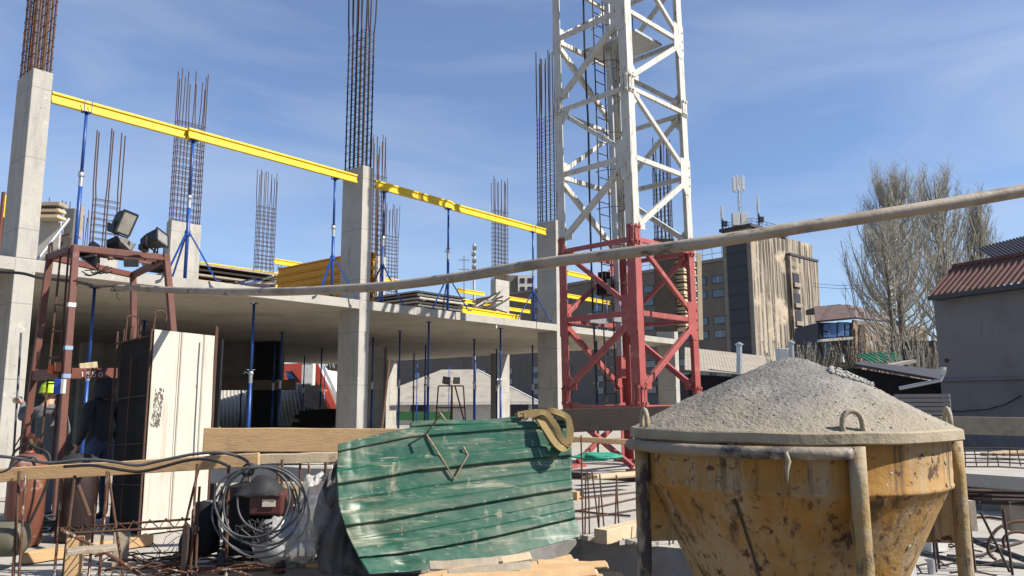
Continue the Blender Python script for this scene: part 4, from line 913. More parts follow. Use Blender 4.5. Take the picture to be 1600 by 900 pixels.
# heap
AP = V((.065, .02))
def hz_(rr): return max(0, .300*(1.0-((rr*rr+.008)/1.008)**.58))
def heap(u, v):
    a = u*2*math.pi; r = v*.615; x, y = math.cos(a)*r, math.sin(a)*r
    h = hz_(v)
    p = V((x, y, h)); q = p*1
    h += (.011*noise.noise(q*3.5)+.006*noise.noise(q*9))*min(1, (1-v)*6)+.0032*noise.noise(q*45)+.0026*noise.noise(q*100)
    return BC+V((x+AP.x*(1-v), y+AP.y*(1-v), ZR-.008+h))
g = MB(); g.grid(heap, 420, 150)
hp = simple(g, 'concrete_heap', heap_m, 'cone of fresh grey concrete heaped in the yellow bucket with a crumbly crest', 'concrete', smooth=True)
g = MB(); rs = random.Random(5)
def lump(g, c, r):
    b = len(g.v); k_ = rs.random()*100; pr = []
    nl = 5; ns = 7
    for i in range(nl+1):
        th = math.pi*i/nl
        for j in range(ns):
            ph = 2*math.pi*j/ns; d = V((math.sin(th)*math.cos(ph), math.sin(th)*math.sin(ph), math.cos(th)*.75)); g.v.append(c+d*r*(1+.45*noise.noise(d*1.7+V((k_, 0, 0)))))
    for i in range(nl):
        for j in range(ns): a = b+i*ns+j; e = b+i*ns+(j+1) % ns; g.face((a, a+ns, e+ns, e))
for k_ in range(170):
    t = rs.random(); px = 1280+70*t; py = 560+22*t+rs.uniform(-3, 9); d = 2.95+rs.uniform(-.03, .06); c = P(px, py, d)
    r_ = math.hypot(c.x-BC.x, c.y-BC.y); s = rs.uniform(.004, .011)
    rr = min(1, r_/.685); hz = hz_(min(1, math.hypot(c.x-BC.x-.02, c.y-BC.y)/.606)); hu = (math.atan2(c.y-BC.y, c.x-BC.x)/(2*math.pi)) % 1; c = heap(hu, min(1, r_/.615))+Z*(s*.3+rs.uniform(0, .008)); lump(g, c, s)
c = P(1316, 562, 2.97); g.path([c-Z*.01, c+Z*.012, c+Z*.02+V((.006, 0, 0))], [.009, .006, .008], 6)
g.build('crumbly_crest', M('dried_lumps', (.45, .43, .395), (.36, .345, .32), 20, .95, bump=.6), hp, kind='stuff')
# small pebbles over the surface of the heap
g = MB()
for k_ in range(260):
    u, v_ = rs.random(), math.sqrt(rs.random())*.97; c = heap(u, v_); lump(g, c, rs.uniform(.0022, .0052))
g.build('pebbles', mix_m, hp, kind='stuff')

# ------------------------------------------------------------------ green corrugated sheet with sling and bent rod
def lerp_list(l, t):
    n = len(l)-1; i = min(n-1, int(t*n)); f = t*n-i; return V(l[i])*(1-f)+V(l[i+1])*f
gt_ = [(528, 694), (575, 682), (640, 668), (720, 664), (810, 659), (893, 655)]
gb_ = [(577, 897), (640, 893), (720, 882), (800, 866), (860, 851), (907, 838)]
gl_ = [(528, 694), (526, 740), (529, 790), (543, 835), (560, 870), (577, 897)]
gr_ = [(893, 655), (893, 700), (893, 740), (895, 775), (899, 810), (907, 838)]
def gpix(u, v):
    def c(l, t): q = lerp_list([(a, b, 0) for a, b in l], t); return q
    bl = (1-v)*c(gt_, u)+v*c(gb_, u)+(1-u)*c(gl_, v)+u*c(gr_, v)
    k00, k10, k01, k11 = [V((*q, 0)) for q in (gt_[0], gt_[-1], gb_[0], gb_[-1])]
    return bl-((1-u)*(1-v)*k00+u*(1-v)*k10+(1-u)*v*k01+u*v*k11)
def gd_(u, v): return (1-v)*(6.55+.5*u)+v*(6.12+.62*u)
def sheet(u, v, ex=0):
    q = gpix(u, v); d = gd_(u, v); rib = 0
    for c, w_, h in ((.225, .040, .03), (.50, .040, .03), (.765, .040, .03), (.03, .02, .02), (.36, .010, .006), (.635, .010, .006)):
        x = abs(v-c-.008*math.sin(u*5))/w_
        rib = max(rib, h*max(0, min(1, (1.2-x)/.32)))
    de = .012*noise.noise((u*3.0, v*2.5, 1))+.004*noise.noise((u*9, v*7, 5))
    ctr = math.exp(-((u-.13)/.07)**2-((v-.43)/.06)**2)*.03+math.exp(-((u-.16)/.08)**2-((v-.66)/.07)**2)*.035+math.exp(-((u-.2)/.05)**2-((v-.93)/.05)**2)*.02
    crease = .012*abs(noise.noise((u*11, v*6, 9)))*max(0, 1-u*2.2)+.002*abs(noise.noise((u*24, v*12, 9)))
    return P(q.x, q.y, d-rib-de+ctr-crease-ex)
g = MB(); g.grid(lambda u, v: sheet(u, v), 150, 230); g.m = 0
def lip(u, v):
    u2 = .40+.41*u; a = math.pi*v*1.15; b_ = sheet(u2, 0); return b_+V((0, .045-.045*math.cos(a)-.0, .045*math.sin(a)+.0))+Z*(.01*math.sin(u*7))
g.grid(lip, 40, 8)
gs = simple(g, 'corrugated_sheet', green_sh, 'dented and dusty dark green corrugated metal sheet leaning at the slab edge', 'metal sheet', smooth=True, solid=.003)
rodp = [(697, 658), (689, 646), (666, 678), (690, 716), (710, 748), (731, 711), (724, 698)]
def onsheet(px, py, ex):
    # nearest depth of the sheet under this pixel
    best = min(((gpix(u/30, v/30)-V((px, py, 0))).length, u/30, v/30) for u in range(31) for v in range(31)); return P(px, py, gd_(best[1], best[2])-ex)
g = MB(); rp_ = [onsheet(x, max(y, 668), (.032 if i > 2 else .022)) for i, (x, y) in enumerate(rodp)]
rp_[0] = P(697, 658, 6.6); rp_[1] = P(689, 646, 6.62)
g.path(rp_, .009, 7); simple(g, 'bent_rod', M('pale_bent_rod', (.33, .25, .18), (.2, .13, .085), 20, .7, .2, bump=.3), 'bent steel rod hooked over the top of the green sheet', 'rod')
# sling
g = MB(); sr = random.Random(11)
def sl(x, y, e): return P(x, y, gd_(min(1, max(0, (x-528)/365)), min(1, max(0, (y-656)/185)))-e)
for k_ in range(5):
    o_ = k_*5; j_ = lambda a=3: sr.uniform(-a, a)
    pts = [sl(806+o_+j_(), 650+j_(2), .0+.012*k_), sl(830+o_, 645+j_(2), .03+.014*k_), sl(846+o_*1.1, 662+j_(), .05+.016*k_), sl(858+o_+j_(), 684+j_(), .06+.018*k_), sl(872+o_*.7+j_(), 697+j_(5)-k_, .07+.02*k_), sl(886+j_(2)+k_, 689+j_(3), .07+.02*k_), sl(891+j_(2), 668+j_(4), .06+.016*k_), sl(884+j_(), 652+j_(2), .04+.014*k_), sl(866+j_(), 644+j_(2), .03+.01*k_), sl(848+j_(), 641+j_(2), -.02)]
    g.ribbon(spline(pts, 7), .052, .006, V((sr.uniform(-.5, .3), -1, .35+.5*sr.uniform(-1, 1))), True)
pts = [sl(838, 646, .03), sl(852, 668, .10), sl(868, 692, .13), sl(880, 701, .14), sl(890, 694, .13)]
g.ribbon(spline(pts, 7), .06, .006, V((.2, -1, .5)), True)
simple(g, 'lifting_sling', khaki, 'khaki webbing sling bundled over the top right corner of the green sheet', 'sling')
# grey sheeting drawn for the shadow and back of another sheet; plastic film
g = MB(); tp_ = [(545, 700), (505, 745), (494, 790), (490, 830), (520, 885), (640, 900)]
def back_sheet(u, v):
    l = lerp_list([(515, 738, 0), (497, 775, 0), (489, 810, 0), (492, 850, 0), (500, 895, 0)], v); r = lerp_list([(545, 700, 0), (570, 750, 0), (590, 800, 0), (600, 850, 0), (620, 905, 0)], v)
    q = l.lerp(r, u); return P(q.x, q.y, 6.75+.2*u+.05*math.sin(u*9+v*3)+.09*noise.noise((u*4, v*5, 2))+.07*abs(noise.noise((u*7+v*3, v*4, 7))))
g.grid(back_sheet, 48, 56); simple(g, 'sheeting', grey_back, 'dark grey tarpaulin hanging behind the left edge of the green sheet', 'sheeting', smooth=True, solid=.004)
def crumple(name, px, py, d, sx, sy, mat, label, cat, seed, h=.28):
    c = P(px, py, d); g = MB()
    def f(u, v):
        th = u*2*math.pi; ph = v*math.pi; dd = V((math.sin(ph)*math.cos(th), math.sin(ph)*math.sin(th), math.cos(ph)))
        k_ = 1+.35*noise.noise(dd*1.6+V((seed, 0, 0)))+.22*abs(noise.noise(dd*4+V((0, seed, 0))))-.16*abs(noise.noise(dd*8+V((0, seed, 4))))
        return c+V((dd.x*sx, dd.y*.22, dd.z*sy))*k_
    g.grid(f, 44, 26); return simple(g, name, mat, label, cat, smooth=True)
crumple('plastic_bag', 445, 842, 6.75, .28, .20, plastic_f, 'large crumpled clear plastic bag on the floor below the cable coil', 'plastic bag', 3)
crumple('plastic_bag', 492, 800, 6.9, .15, .30, plastic_f, 'tall crumpled clear plastic film between the coil and the grey tarpaulin', 'plastic film', 8)

# ------------------------------------------------------------------ boards across the view
plank(P(318, 687, 7.6), P(660, 688, 7.9), .045, .235, timber, 'widest pale board standing on edge behind the rail, running to the green sheet', group='rough boards round the slab edge')
plank(P(-40, 745, 6.75), P(405, 718, 6.9), .06, .118, timber, 'long rough rail board at the left with cables draped over it', group='rough boards round the slab edge')
plank(P(398, 718, 7.0), P(528, 714, 7.05), .05, .09, timber_pale, 'short pale board between the cable coil and the green sheet', group='rough boards round the slab edge')
plank(P(330, 742, 7.8), P(520, 739, 8.0), .04, .16, wall_wh, 'whitewashed board behind the cable coil', group='rough boards round the slab edge')
plank(P(400, 765, 8.2), P(520, 762, 8.3), .05, .14, timber_pale, 'pale pallet board low behind the cable coil', group='rough boards round the slab edge')
plank(P(425, 782, 8.1), P(515, 783, 8.2), .05, .07, timber_grey, 'weathered pallet board lowest behind the cable coil', group='rough boards round the slab edge')
plank(P(866, 658, 9.0), P(1075, 651, 9.4), .05, .27, timber_dark, 'tarred dark board on edge between the green sheet and the concrete heap', group='rough boards round the slab edge')
plank(P(893, 686, 8.7), P(1010, 692, 8.6), .05, .06, timber, 'thin brown board under the tarred dark board', group='rough boards round the slab edge')
plank(P(1470, 664, 9.6), P(1660, 668, 8.6), .05, .21, timber_grey, 'weathered brown board on edge in front of the grey house wall', group='rough boards round the slab edge')

# ------------------------------------------------------------------ dowel bars standing in the slab edge
LD = [(30, 736, 20, 905, 6), (40, 741, 29, 905, 5), (98, 748, 84, 905, 5), (117, 743, 98, 905, 6), (154, 744, 138, 905, 5), (168, 736, 155, 905, 6), (169, 737, 193, 905, 5), (308, 725, 296, 905, 5), (313, 722, 272, 898, 5), (312, 760, 305, 905, 5),
      (357, 732, 353, 905, 6), (347, 760, 340, 890, 5), (381, 756, 381, 895, 6), (389, 738, 394, 892, 5), (435, 727, 428, 896, 6), (441, 718, 436, 897, 6), (469, 724, 465, 889, 5), (483, 721, 478, 884, 5), (509, 717, 505, 880, 6), (526, 713, 518, 880, 5)]
for i, (x0, y0, x1, y1, w_) in enumerate(LD):
    b = PZ(x1, y1, -.02); t = P(x0, y0, b.y+rnd(-.05, .12)); g = MB()
    g.path([b, b.lerp(t, .35)+V((rnd(-.006, .006), 0, 0)), b.lerp(t, .7)+V((rnd(-.006, .006), 0, 0)), t], w_*.0022, 7)
    simple(g, 'dowel_bar', rebar_cem if i % 3 else rebar, 'rusty upright bar left of the green sheet, %s from the left' % nth(i), 'rebar', 'upright bars along the near left slab edge')
MD = [(908, 680, 911, 845), (915, 738, 914, 838), (918, 737, 921, 838), (925, 737, 937, 836), (937, 741, 945, 838), (936, 776, 936, 842), (963, 742, 968, 842), (963, 757, 960, 845), (1014, 800, 1016, 850), (1020, 800, 1021, 848), (1045, 805, 1046, 855), (1051, 800, 1052, 853)]
for i, (x0, y0, x1, y1) in enumerate(MD):
    b = PZ(x1, y1, -.02); t = P(x0, y0, b.y+.05); g = MB(); g.path([b, b.lerp(t, .5)+V((rnd(-.008, .008), 0, 0)), t], .0095, 6)
    simple(g, 'dowel_bar', rebar, 'thin upright bar between green sheet and bucket, %s from the left' % nth(i), 'rebar', 'upright bars between the sheet and the bucket')
RD = [(1457, 827, 1463, 898), (1461, 828, 1468, 893), (1504, 790, 1522, 905), (1511, 790, 1525, 898), (1532, 800, 1580, 898), (1567, 795, 1583, 903), (1483, 690, 1486, 760), (1571, 690, 1573, 716), (1592, 690, 1594, 716)]
for i, (x0, y0, x1, y1) in enumerate(RD[:6]):
    b = PZ(x1, y1, -.02); t = P(x0, y0, b.y+.04); g = MB(); g.path([b, b.lerp(t, .5), t], .011, 6)
    simple(g, 'dowel_bar', rebar_dk, 'dark upright bar in the floor right of the bucket, %s from the left' % nth(i), 'rebar', 'upright bars right of the bucket')
# long bars and timbers lying on the floor between sheet and bucket
for i, (x0, y0, x1, y1) in enumerate(((890, 800, 1000, 777), (890, 812, 1000, 795), (890, 797, 985, 806), (890, 780, 1000, 768))):
    g = MB(); g.path([PZ(x0, y0, .02), PZ((x0+x1)/2, (y0+y1)/2+1, .02), PZ(x1, y1, .02)], .011 if i != 2 else .014, 6)
    simple(g, 'floor_bar', rebar if i != 2 else rebar_dk, 'long reinforcing bar lying on the floor behind the bucket leg, %s from the front' % nth([1, 0, 2, 3][i] if i < 4 else i), 'rebar', 'bars lying on the floor between sheet and bucket')
plank(PZ(938, 838, .09), PZ(1000, 824, .09), .16, .14, timber_pale, 'pale timber block on the slab edge by the bucket leg', 'timber')
for k_ in range(4):
    plank(PZ(912+k_*5, 748-k_, .12+.07*k_), PZ(1000, 742-k_, .12+.07*k_), .18, .05, timber_pale if k_ % 2 else timber_grey, '%s board up in the little timber stack beyond the bucket leg' % nth(k_), group='boards stacked beyond the bucket leg')
plank(PZ(896, 775, .06), PZ(907, 772, .06), .12, .12, timber, 'small brown wood block on the floor right of the sheet', 'timber')
crumple('green_net', 935, 713, 14.5, .42, .07, net_m, 'crumpled bright green net on the floor left of the crane base', 'net', 5)
plank(PZ(890, 742, .05), PZ(1000, 748, .05), .12, .1, brown_st, 'dark red steel channel lying on the floor before the crane base', 'beam', name='steel_channel')

# ------------------------------------------------------------------ right side of the floor
g = MB(); a, b_ = P(1470, 737, 10.5), P(1640, 708, 9.5); c_, d_ = P(1640, 690, 14), P(1470, 712, 15)
zt = a.z; t_ = [V((p.x, p.y, zt)) for p in (a, b_, c_, d_)]
g.hexa([p-Z*.17 for p in t_], t_); simple(g, 'concrete_strip', conc, 'raised pale concrete slab strip right of the bucket', 'slab', bevel=.01)
g = MB()
for k_, p in enumerate((t_[0].lerp(t_[3], .6)+V((.1, 0, 0)), t_[0].lerp(t_[1], .62)+V((0, .5, 0)))):
    g = MB(); g.box(V((p.x, p.y, (zt-.17)/2)), (.25, .25, zt-.172)); simple(g, 'concrete_pier', conc_dark, '%s dark pier under the raised slab strip' % ('left' if k_ == 0 else 'middle'), 'pier')
g = MB()
g.box(V((t_[1].x-.35, t_[1].y+1.2, (zt-.17)/2)), (2.0, .2, zt-.173)); simple(g, 'support_wall', conc_dark, 'dark low wall holding up the right part of the raised slab strip', 'pier')
for k_ in range(9):
    y = rnd(766, 786); g = MB(); g.path([P(1478, y-2, 8.3+rnd(-.2, .2)), P(1550, y+1, 8.1+rnd(-.1, .1)), P(1660, y+rnd(2, 5), 7.9)], .016, 6)
    simple(g, 'bundled_bar', rebar_dk, 'long dark reinforcing bar in the bundle under the raised slab strip', 'rebar', 'bundle of bars right of the bucket')
for x in (1500, 1590):
    g = MB(); g.box(P(x, 800, 8.1)*1+V((0, 0, -.03)), (.25, .15, .30)); simple(g, 'wood_block', timber_grey, '%s wooden block under the bundle of long bars' % ('left' if x == 1500 else 'right'), 'block')
for k_ in range(7):
    x = 1490+k_*17; g = MB(); p = V(P(x, 712-k_*2.6, 11.3)); p.z = zt; g.path([p, p+Z*rnd(.15, .35)+V((rnd(-.05, .05), 0, 0))], .008, 5)
    simple(g, 'short_dowel', rebar_dk, 'short dark dowel on the raised slab strip, %s from the left' % nth(k_), 'rebar', 'dowels on the raised slab strip')
for k_ in range(6):
    p, q = V(P(1480, 716-k_*3, 10.9+.5*k_)), V(P(1640, 698-k_*3, 10.4+.5*k_)); p.z = q.z = zt+.03+.02*k_; g = MB(); g.path([p, p.lerp(q, .5)+Z*.02, q], .011, 5)
    simple(g, 'lying_bar', [rebar, rebar_dk][k_ % 2], 'reinforcing bar lying along the raised slab strip', 'rebar', 'bars lying along the raised slab strip')
for k_ in range(4):
    p = V(P(1535+k_*14, 697-k_*1.2, 12.4)); p.z = zt+.09; plank(p, p+V((.5, rnd(-.2, .2), .03)), .12, .05, timber if k_ % 2 else timber_grey, 'short offcut of board on the raised slab strip, %s from the left' % nth(k_), group='offcuts on the raised strip')
def hose(pts, r, mat, name, label, cat, grp=None, z=.02):
    g = MB(); g.path(spline([PZ(x, y, z) for x, y in pts], 6), r, 8); return simple(g, name, mat, label, cat, grp, smooth=True)
hose([(1470, 808), (1540, 808), (1575, 812), (1650, 815)], .016, rebar, 'curved_bar', 'long gently curved brown bar on the floor right of the bucket', 'rebar')
def arcrod(pts, d, label):
    g = MB(); g.path(spline([P(x, y, d) for x, y in pts], 6), .014, 8); simple(g, 'bent_bar', rebar, label, 'rebar', 'bent loops of bar right of the bucket', smooth=True)
arcrod([(1620, 815), (1585, 815), (1558, 827), (1544, 850), (1546, 866), (1556, 874)], 6.9, 'large bent loop of brown bar on the floor right of the bucket')
arcrod([(1620, 840), (1600, 832), (1580, 832), (1568, 842), (1570, 856)], 6.9, 'small bent loop of brown bar beside the larger loop')
hose([(1482, 824), (1520, 842), (1570, 862), (1660, 892)], .022, grey_cab, 'hose', 'grey hose crossing the floor at the right edge, upper one', 'hose', 'hoses on the floor right of the bucket')
hose([(1430, 862), (1480, 872), (1540, 880), (1660, 890)], .018, grey_cab, 'hose', 'grey hose crossing the floor right of the bucket, lower one', 'hose', 'hoses on the floor right of the bucket')
hose([(1480, 868), (1530, 868), (1556, 858), (1600, 846)], .012, rebar_dk, 'wire', 'thin dark wire lying across the floor below the bent loops', 'wire')
plank(PZ(1446, 852, .07), PZ(1472, 850, .07), .14, .11, frame_wh, 'white foam block on the floor just right of the bucket', 'block', name='foam_block')
plank(PZ(1395, 892, .08), PZ(1425, 890, .08), .1, .1, frame_wh, 'small pale block at the bottom edge right of the bucket cone', 'block', name='foam_block')
g = MB(); p = PZ(1456, 897, 0); g.tube(p, p+Z*.12, .03, 12); simple(g, 'pipe_stub', galv, 'short upright grey pipe stub at the bottom edge right of the bucket', 'pipe')
for k_ in range(14):
    x, y = rnd(1430, 1600), rnd(850, 900); a = PZ(x, y, .02); g = MB(); d = V((rnd(-1, 1), rnd(-.6, .6), 0)).normalized()*rnd(.1, .5); g.path([a, a+d*.5+Z*.03, a+d], .008, 5)
    simple(g, 'wire_offcut', rebar_dk, 'short dark wire offcut littering the floor right of the bucket', 'wire', 'wire offcuts right of the bucket')

# ------------------------------------------------------------------ timber heap under the sheet
pr = random.Random(2)
HB = [((668, 897), (785, 874), 5.9), ((700, 898), (830, 884), 5.6), ((740, 897), (905, 880), 6.1), ((775, 892), (948, 882), 5.75), ((760, 892), (890, 878), 6.3), ((690, 905), (860, 898), 5.4), ((840, 880), (950, 884), 5.9), ((800, 903), (930, 893), 5.5), ((655, 906), (740, 889), 5.7), ((850, 884), (895, 872), 6.3)]
for k_ in range(16):
    x = pr.uniform(665, 830); y = pr.uniform(884, 912); HB.append(((x, y), (x+pr.uniform(70, 150), y-pr.uniform(2, 18)), pr.uniform(5.5, 6.3)))
HB.sort(key=lambda q: (q[0][1]+q[1][1]))
for i, (a, b_, d) in enumerate(HB):
    plank(P(a[0], a[1], d), P(b_[0], b_[1], d+.1), pr.uniform(.05, .11), pr.uniform(.018, .035), [timber, timber_pale, timber_grey, timber][i % 4], 'split board in the timber heap under the green sheet, %s from the top' % nth(i), group='boards heaped under the green sheet', up=(pr.uniform(-.4, .4), -.5, 1))
g = MB(); g.box(P(790, 915, 6.0)+V((0, .1, -.25)), (1.9, .7, .5)); g.box(P(870, 912, 5.8)+V((0, .1, -.2)), (1.0, .6, .4)); simple(g, 'timber_base', timber_dark, 'dark timbers at the bottom of the board heap under the green sheet', 'timber', bevel=.02)

# ------------------------------------------------------------------ left: lamp tower
tw_ = thing('lamp_tower', 'red-brown steel frame tower with a ladder and blue tape carrying site floodlights', 'lamp tower', P(150, 700, 9.4))
tw_.location.z = 0
TZ = 3.28; T = [PZ(118, 388, TZ), PZ(260, 403, TZ), PZ(208, 430, TZ), PZ(78, 402, TZ)]     # front, right, back, left
T[2].z = T[3].z = TZ
FE = [P(88, 800, T[0].y-.1), P(298, 790, T[1].y+.25), P(213, 760, T[2].y+.3), P(24, 790, T[3].y+.1)]
for p in FE: p.z = 0.0
for i in range(4):
    g = MB(); g.bar(FE[i], T[i], .075, .075, (1, 1, 0)); L = g.build('leg', brown_st, tw_, bevel=.006)
    if i == 0:
        for f, h in ((.79, .05), (.635, .045), (.535, .05)):
            p = FE[i].lerp(T[i], f); g = MB(); d = (T[i]-FE[i]).normalized(); g.bar(p-d*h/2, p+d*h/2, .081, .081, (1, 1, 0)); g.build('tape_band', tape if f < .7 else chalk, L)
for i in range(4):
    g = MB(); a, b_ = T[i], T[(i+1) % 4]; d = (b_-a).normalized(); g.bar(a-d*.04, b_+d*.04, .07, .08); g.build('top_beam', brown_st, tw_, bevel=.006)
mid = [FE[i].lerp(T[i], .545) for i in range(4)]
for z_ in mid: z_.z = 1.785
mb = {}
for i, j in ((0, 3), (0, 2)):
    a, b_ = mid[i], mid[j]; 
    if j == 2: b_ = P(181, 583, a.y+.75)
    d = (b_-a).normalized(); g = MB(); g.bar(a+d*.05, b_, .06, .125); mb[j] = (a, b_, g.build('mid_beam', brown_st, tw_, bevel=.006))
# chalked figures on the mid beam
a, b_, mo = mb[2]; dd = (b_-a).normalized(); fn = dd.cross(Z).normalized(); fn = fn if fn.y < 0 else -fn
def chalkmark(strokes, px0, px1, y0, y1):
    g = MB()
    for st in strokes:
        pts = [PP(px0+(px1-px0)*x, y1+(y0-y1)*y, a+fn*.0335, fn) for x, y in st]
        g.ribbon(pts if len(pts) < 4 else spline(pts, 4), .011, .003, fn.cross(pts[-1]-pts[0]) if (pts[-1]-pts[0]).length > .02 else Z)
    return g
CHK = [([[(.5, .9), (.5, .05)], [(.3, .75), (.5, .92)]], 126, 132), ([[(.8, .9), (.2, .9), (.2, .55), (.8, .6), (.85, .9), (.7, .1), (.2, .0)]], 135, 141), ([[(.9, .95), (.2, .95), (.2, .55), (.8, .5), (.8, .1), (.1, .05)]], 144, 150), ([[(.5, .85), (.15, .5), (.4, .05), (.85, .3), (.8, .7), (.5, .85)]], 153, 161)]
g = MB()
for st, x0, x1 in CHK:
    h = chalkmark(st, x0, x1, 580.5, 589); off_ = len(g.v); g.v += h.v; g.f += [tuple(i+off_ for i in f) for f in h.f]; g.mi += h.mi
g.build('chalk_figures', chalk, mo)
# ladder on the left face
lad = [(95, 395), (75, 590), (60, 740)], [(107, 398), (92, 590), (80, 740)]
g = MB(); dl = (T[0].y+T[3].y)/2-.1
R1 = [P(x, y, dl+.1) for x, y in lad[0]]; R2 = [P(x, y, dl-.2) for x, y in lad[1]]
g.path(R1, .012, 6); g.path(R2, .012, 6)
for k_ in range(9):
    f = k_/8.5; i = 0 if f < .56 else 1; u = (f/.56) if i == 0 else (f-.56)/.44; g.tube(R1[i].lerp(R1[i+1], u), R2[i].lerp(R2[i+1], u), .011, 6)
g.path([R1[0], R1[0]+Z*.22, R1[0]+Z*.24+V((.1, 0, 0)), R2[0]+Z*.2, R2[0]], .012, 6); g.build('ladder', rebar, tw_)
g = MB()
for k_ in range(6):
    c = P(130+k_*4, 425, T[0].y-.05); g.path([c+V((rnd(-.05, .05), 0, rnd(-.03, .06))) + V((.06*t, 0, rnd(-.05, .04))) for t in range(4)], .007, 5)
g.path(spline([P(128, 424, T[0].y-.08), P(140, 430, T[0].y), P(155, 426, T[0].y), P(175, 418, T[0].y+.1)], 4), .008, 5); g.build('loose_wiring', rubber, tw_)
g = MB(); g.path([P(256, 400, T[1].y-.05), P(257, 384, T[1].y-.05), P(246, 380, T[1].y-.02), P(240, 396, T[1].y)], .014, 6); g.build('lamp_bracket', rebar_dk, tw_)
g = MB(); g.path([P(76, 398, T[3].y), P(77, 383, T[3].y), P(81, 378, T[3].y), P(82, 395, T[3].y)], .014, 6); g.build('lamp_bracket', rebar_dk, tw_)
for q0, q1, z_ in ((.15, .85, 0), (.3, .9, .0)):
    a_ = T[0].lerp(T[3], q0); b_ = T[1].lerp(T[2], q0); g = MB(); g.bar(a_+Z*.0, b_+Z*.0, .05, .04); g.build('cross_bar', brown_st, tw_)
# orange pieces on the mid beam
plank(P(79, 577, mid[0].y+.1), P(88, 577, mid[0].y+.1), .12, .1, orange, 'bright orange plastic piece on the lower beam of the lamp tower', 'tool', name='orange_tool')
plank(P(89, 574, mid[0].y+.05), P(101, 573, mid[0].y+.05), .12, .11, orange_st, 'dull orange block beside the bright orange piece on the lamp tower beam', 'block', name='orange_block')
plank(P(124, 573, mid[0].y+.5), P(152, 570, mid[0].y+.6), .1, .075, timber_pale, 'pale wood block lying behind the chalked beam of the lamp tower', 'block', name='wood_block')
plank(P(86, 620, mid[0].y+.3), P(86, 597, mid[0].y+.3), .08, .08, blue_pl, 'blue plastic canister hanging beside the lamp tower leg', 'canister', name='blue_canister') if False else None
g = MB(); p = P(91, 604, mid[0].y-.2); g.box(p, (.08, .05, .17)); simple(g, 'blue_box', blue_pl, 'bright blue box hung beside the front leg of the lamp tower', 'box', bevel=.006)
g = MB(); p = P(99, 604, mid[0].y-.25); g.box(p, (.035, .05, .16)); simple(g, 'white_strip', frame_wh, 'white strip hung between the blue box and the tower leg', 'strip', bevel=.004)
# floodlights
def floodlight(name, label, c, facing, up, sz, mat, grp='floodlights on the lamp tower'):
    t = thing(name, label, 'floodlight', c, grp); f = V(facing).normalized(); s_ = f.cross(V(up)).normalized(); u_ = s_.cross(f)
    g = MB(); w_, h_, d_ = sz; F_ = [c+f*d_*.5+s_*x*w_/2+u_*y*h_/2 for x, y in ((-1, -1), (1, -1), (1, 1), (-1, 1))]; Bk = [c-f*d_*.15+s_*x*w_*.38+u_*y*h_*.4 for x, y in ((-1, -1), (1, -1), (1, 1), (-1, 1))]; Bb = [c-f*d_*.5+s_*x*w_*.26+u_*y*h_*.2 for x, y in ((-1, -1), (1, -1), (1, 1), (-1, 1))]
    g.hexa(Bk, F_); g.hexa(Bb, [p+f*.002 for p in Bk]); g.build('housing', mat, t, bevel=.012)
    g = MB(); q = [c+f*(d_*.5+.012)+s_*x*w_*.46+u_*y*h_*.45 for x, y in ((-1, -1), (1, -1), (1, 1), (-1, 1))]; g.hexa([p-f*.01 for p in q], q); g.build('glass', reflector, t)
    g = MB()
    for e in (-1, 1): g.bar(c+f*(d_*.5+.004)+s_*e*w_*.485-u_*h_*.5, c+f*(d_*.5+.004)+s_*e*w_*.485+u_*h_*.5, .016, .03, s_); g.bar(c+f*(d_*.5+.004)+u_*e*h_*.485-s_*w_*.5, c+f*(d_*.5+.004)+u_*e*h_*.485+s_*w_*.5, .016, .03, u_)
    g.build('bezel', mat, t)
    g = MB(); g.path([c+s_*w_*.52, c+s_*w_*.52-Z*h_*.62, c-s_*w_*.52-Z*h_*.62, c-s_*w_*.52], .012, 5); g.build('yoke', lamp_b, t)
    g = MB(); g.box(c-f*d_*.45-u_*h_*.42, (w_*.55, h_*.42, h_*.4), s_, f); g.build('gear_box', lamp_b, t, bevel=.01)
    return t
yl = T[0].y
floodlight('floodlight', 'upright black floodlight facing right, highest on the lamp tower', P(190, 346, yl+.35), V((.84, -.40, -.34)), V((.3, .0, 1)), (.20, .29, .19), lamp_b)
floodlight('floodlight', 'black floodlight with a visor on the right end of the lamp tower', P(238, 376, yl+.25), V((.9, -.12, .22)), V((-.2, .3, 1)), (.22, .17, .26), lamp_b)
floodlight('floodlight', 'dark floodlight pointing down to the left near the front corner of the lamp tower', P(143, 398, yl+.3), V((-.5, -.2, -.8)), V((0, 1, .2)), (.22, .19, .18), lamp_b)
floodlight('floodlight', 'pale grey floodlight turned away just under the highest lamp', P(186, 384, yl+.6), V((.35, .6, -.7)), V((0, 1, .2)), (.28, .20, .18), lamp_g)
g = MB(); g.tube(P(194, 411, yl+.3), P(216, 411, yl+.35), .05, 10); simple(g, 'lamp_ballast', lamp_g, 'grey cylindrical lamp ballast lying on the lamp tower frame', 'ballast')
floodlight('floodlight', 'left one of the two small lamps on the orange trestle', P(699, 594, 29.9), V((-.3, -1, -.1)), V((.2, 0, 1)), (.30, .26, .2), lamp_b, 'small lamps on the orange trestle')
floodlight('floodlight', 'right one of the two small lamps on the orange trestle', P(713, 594, 29.9), V((.2, -1, -.1)), V((0, 0, 1)), (.24, .22, .18), lamp_b, 'small lamps on the orange trestle')

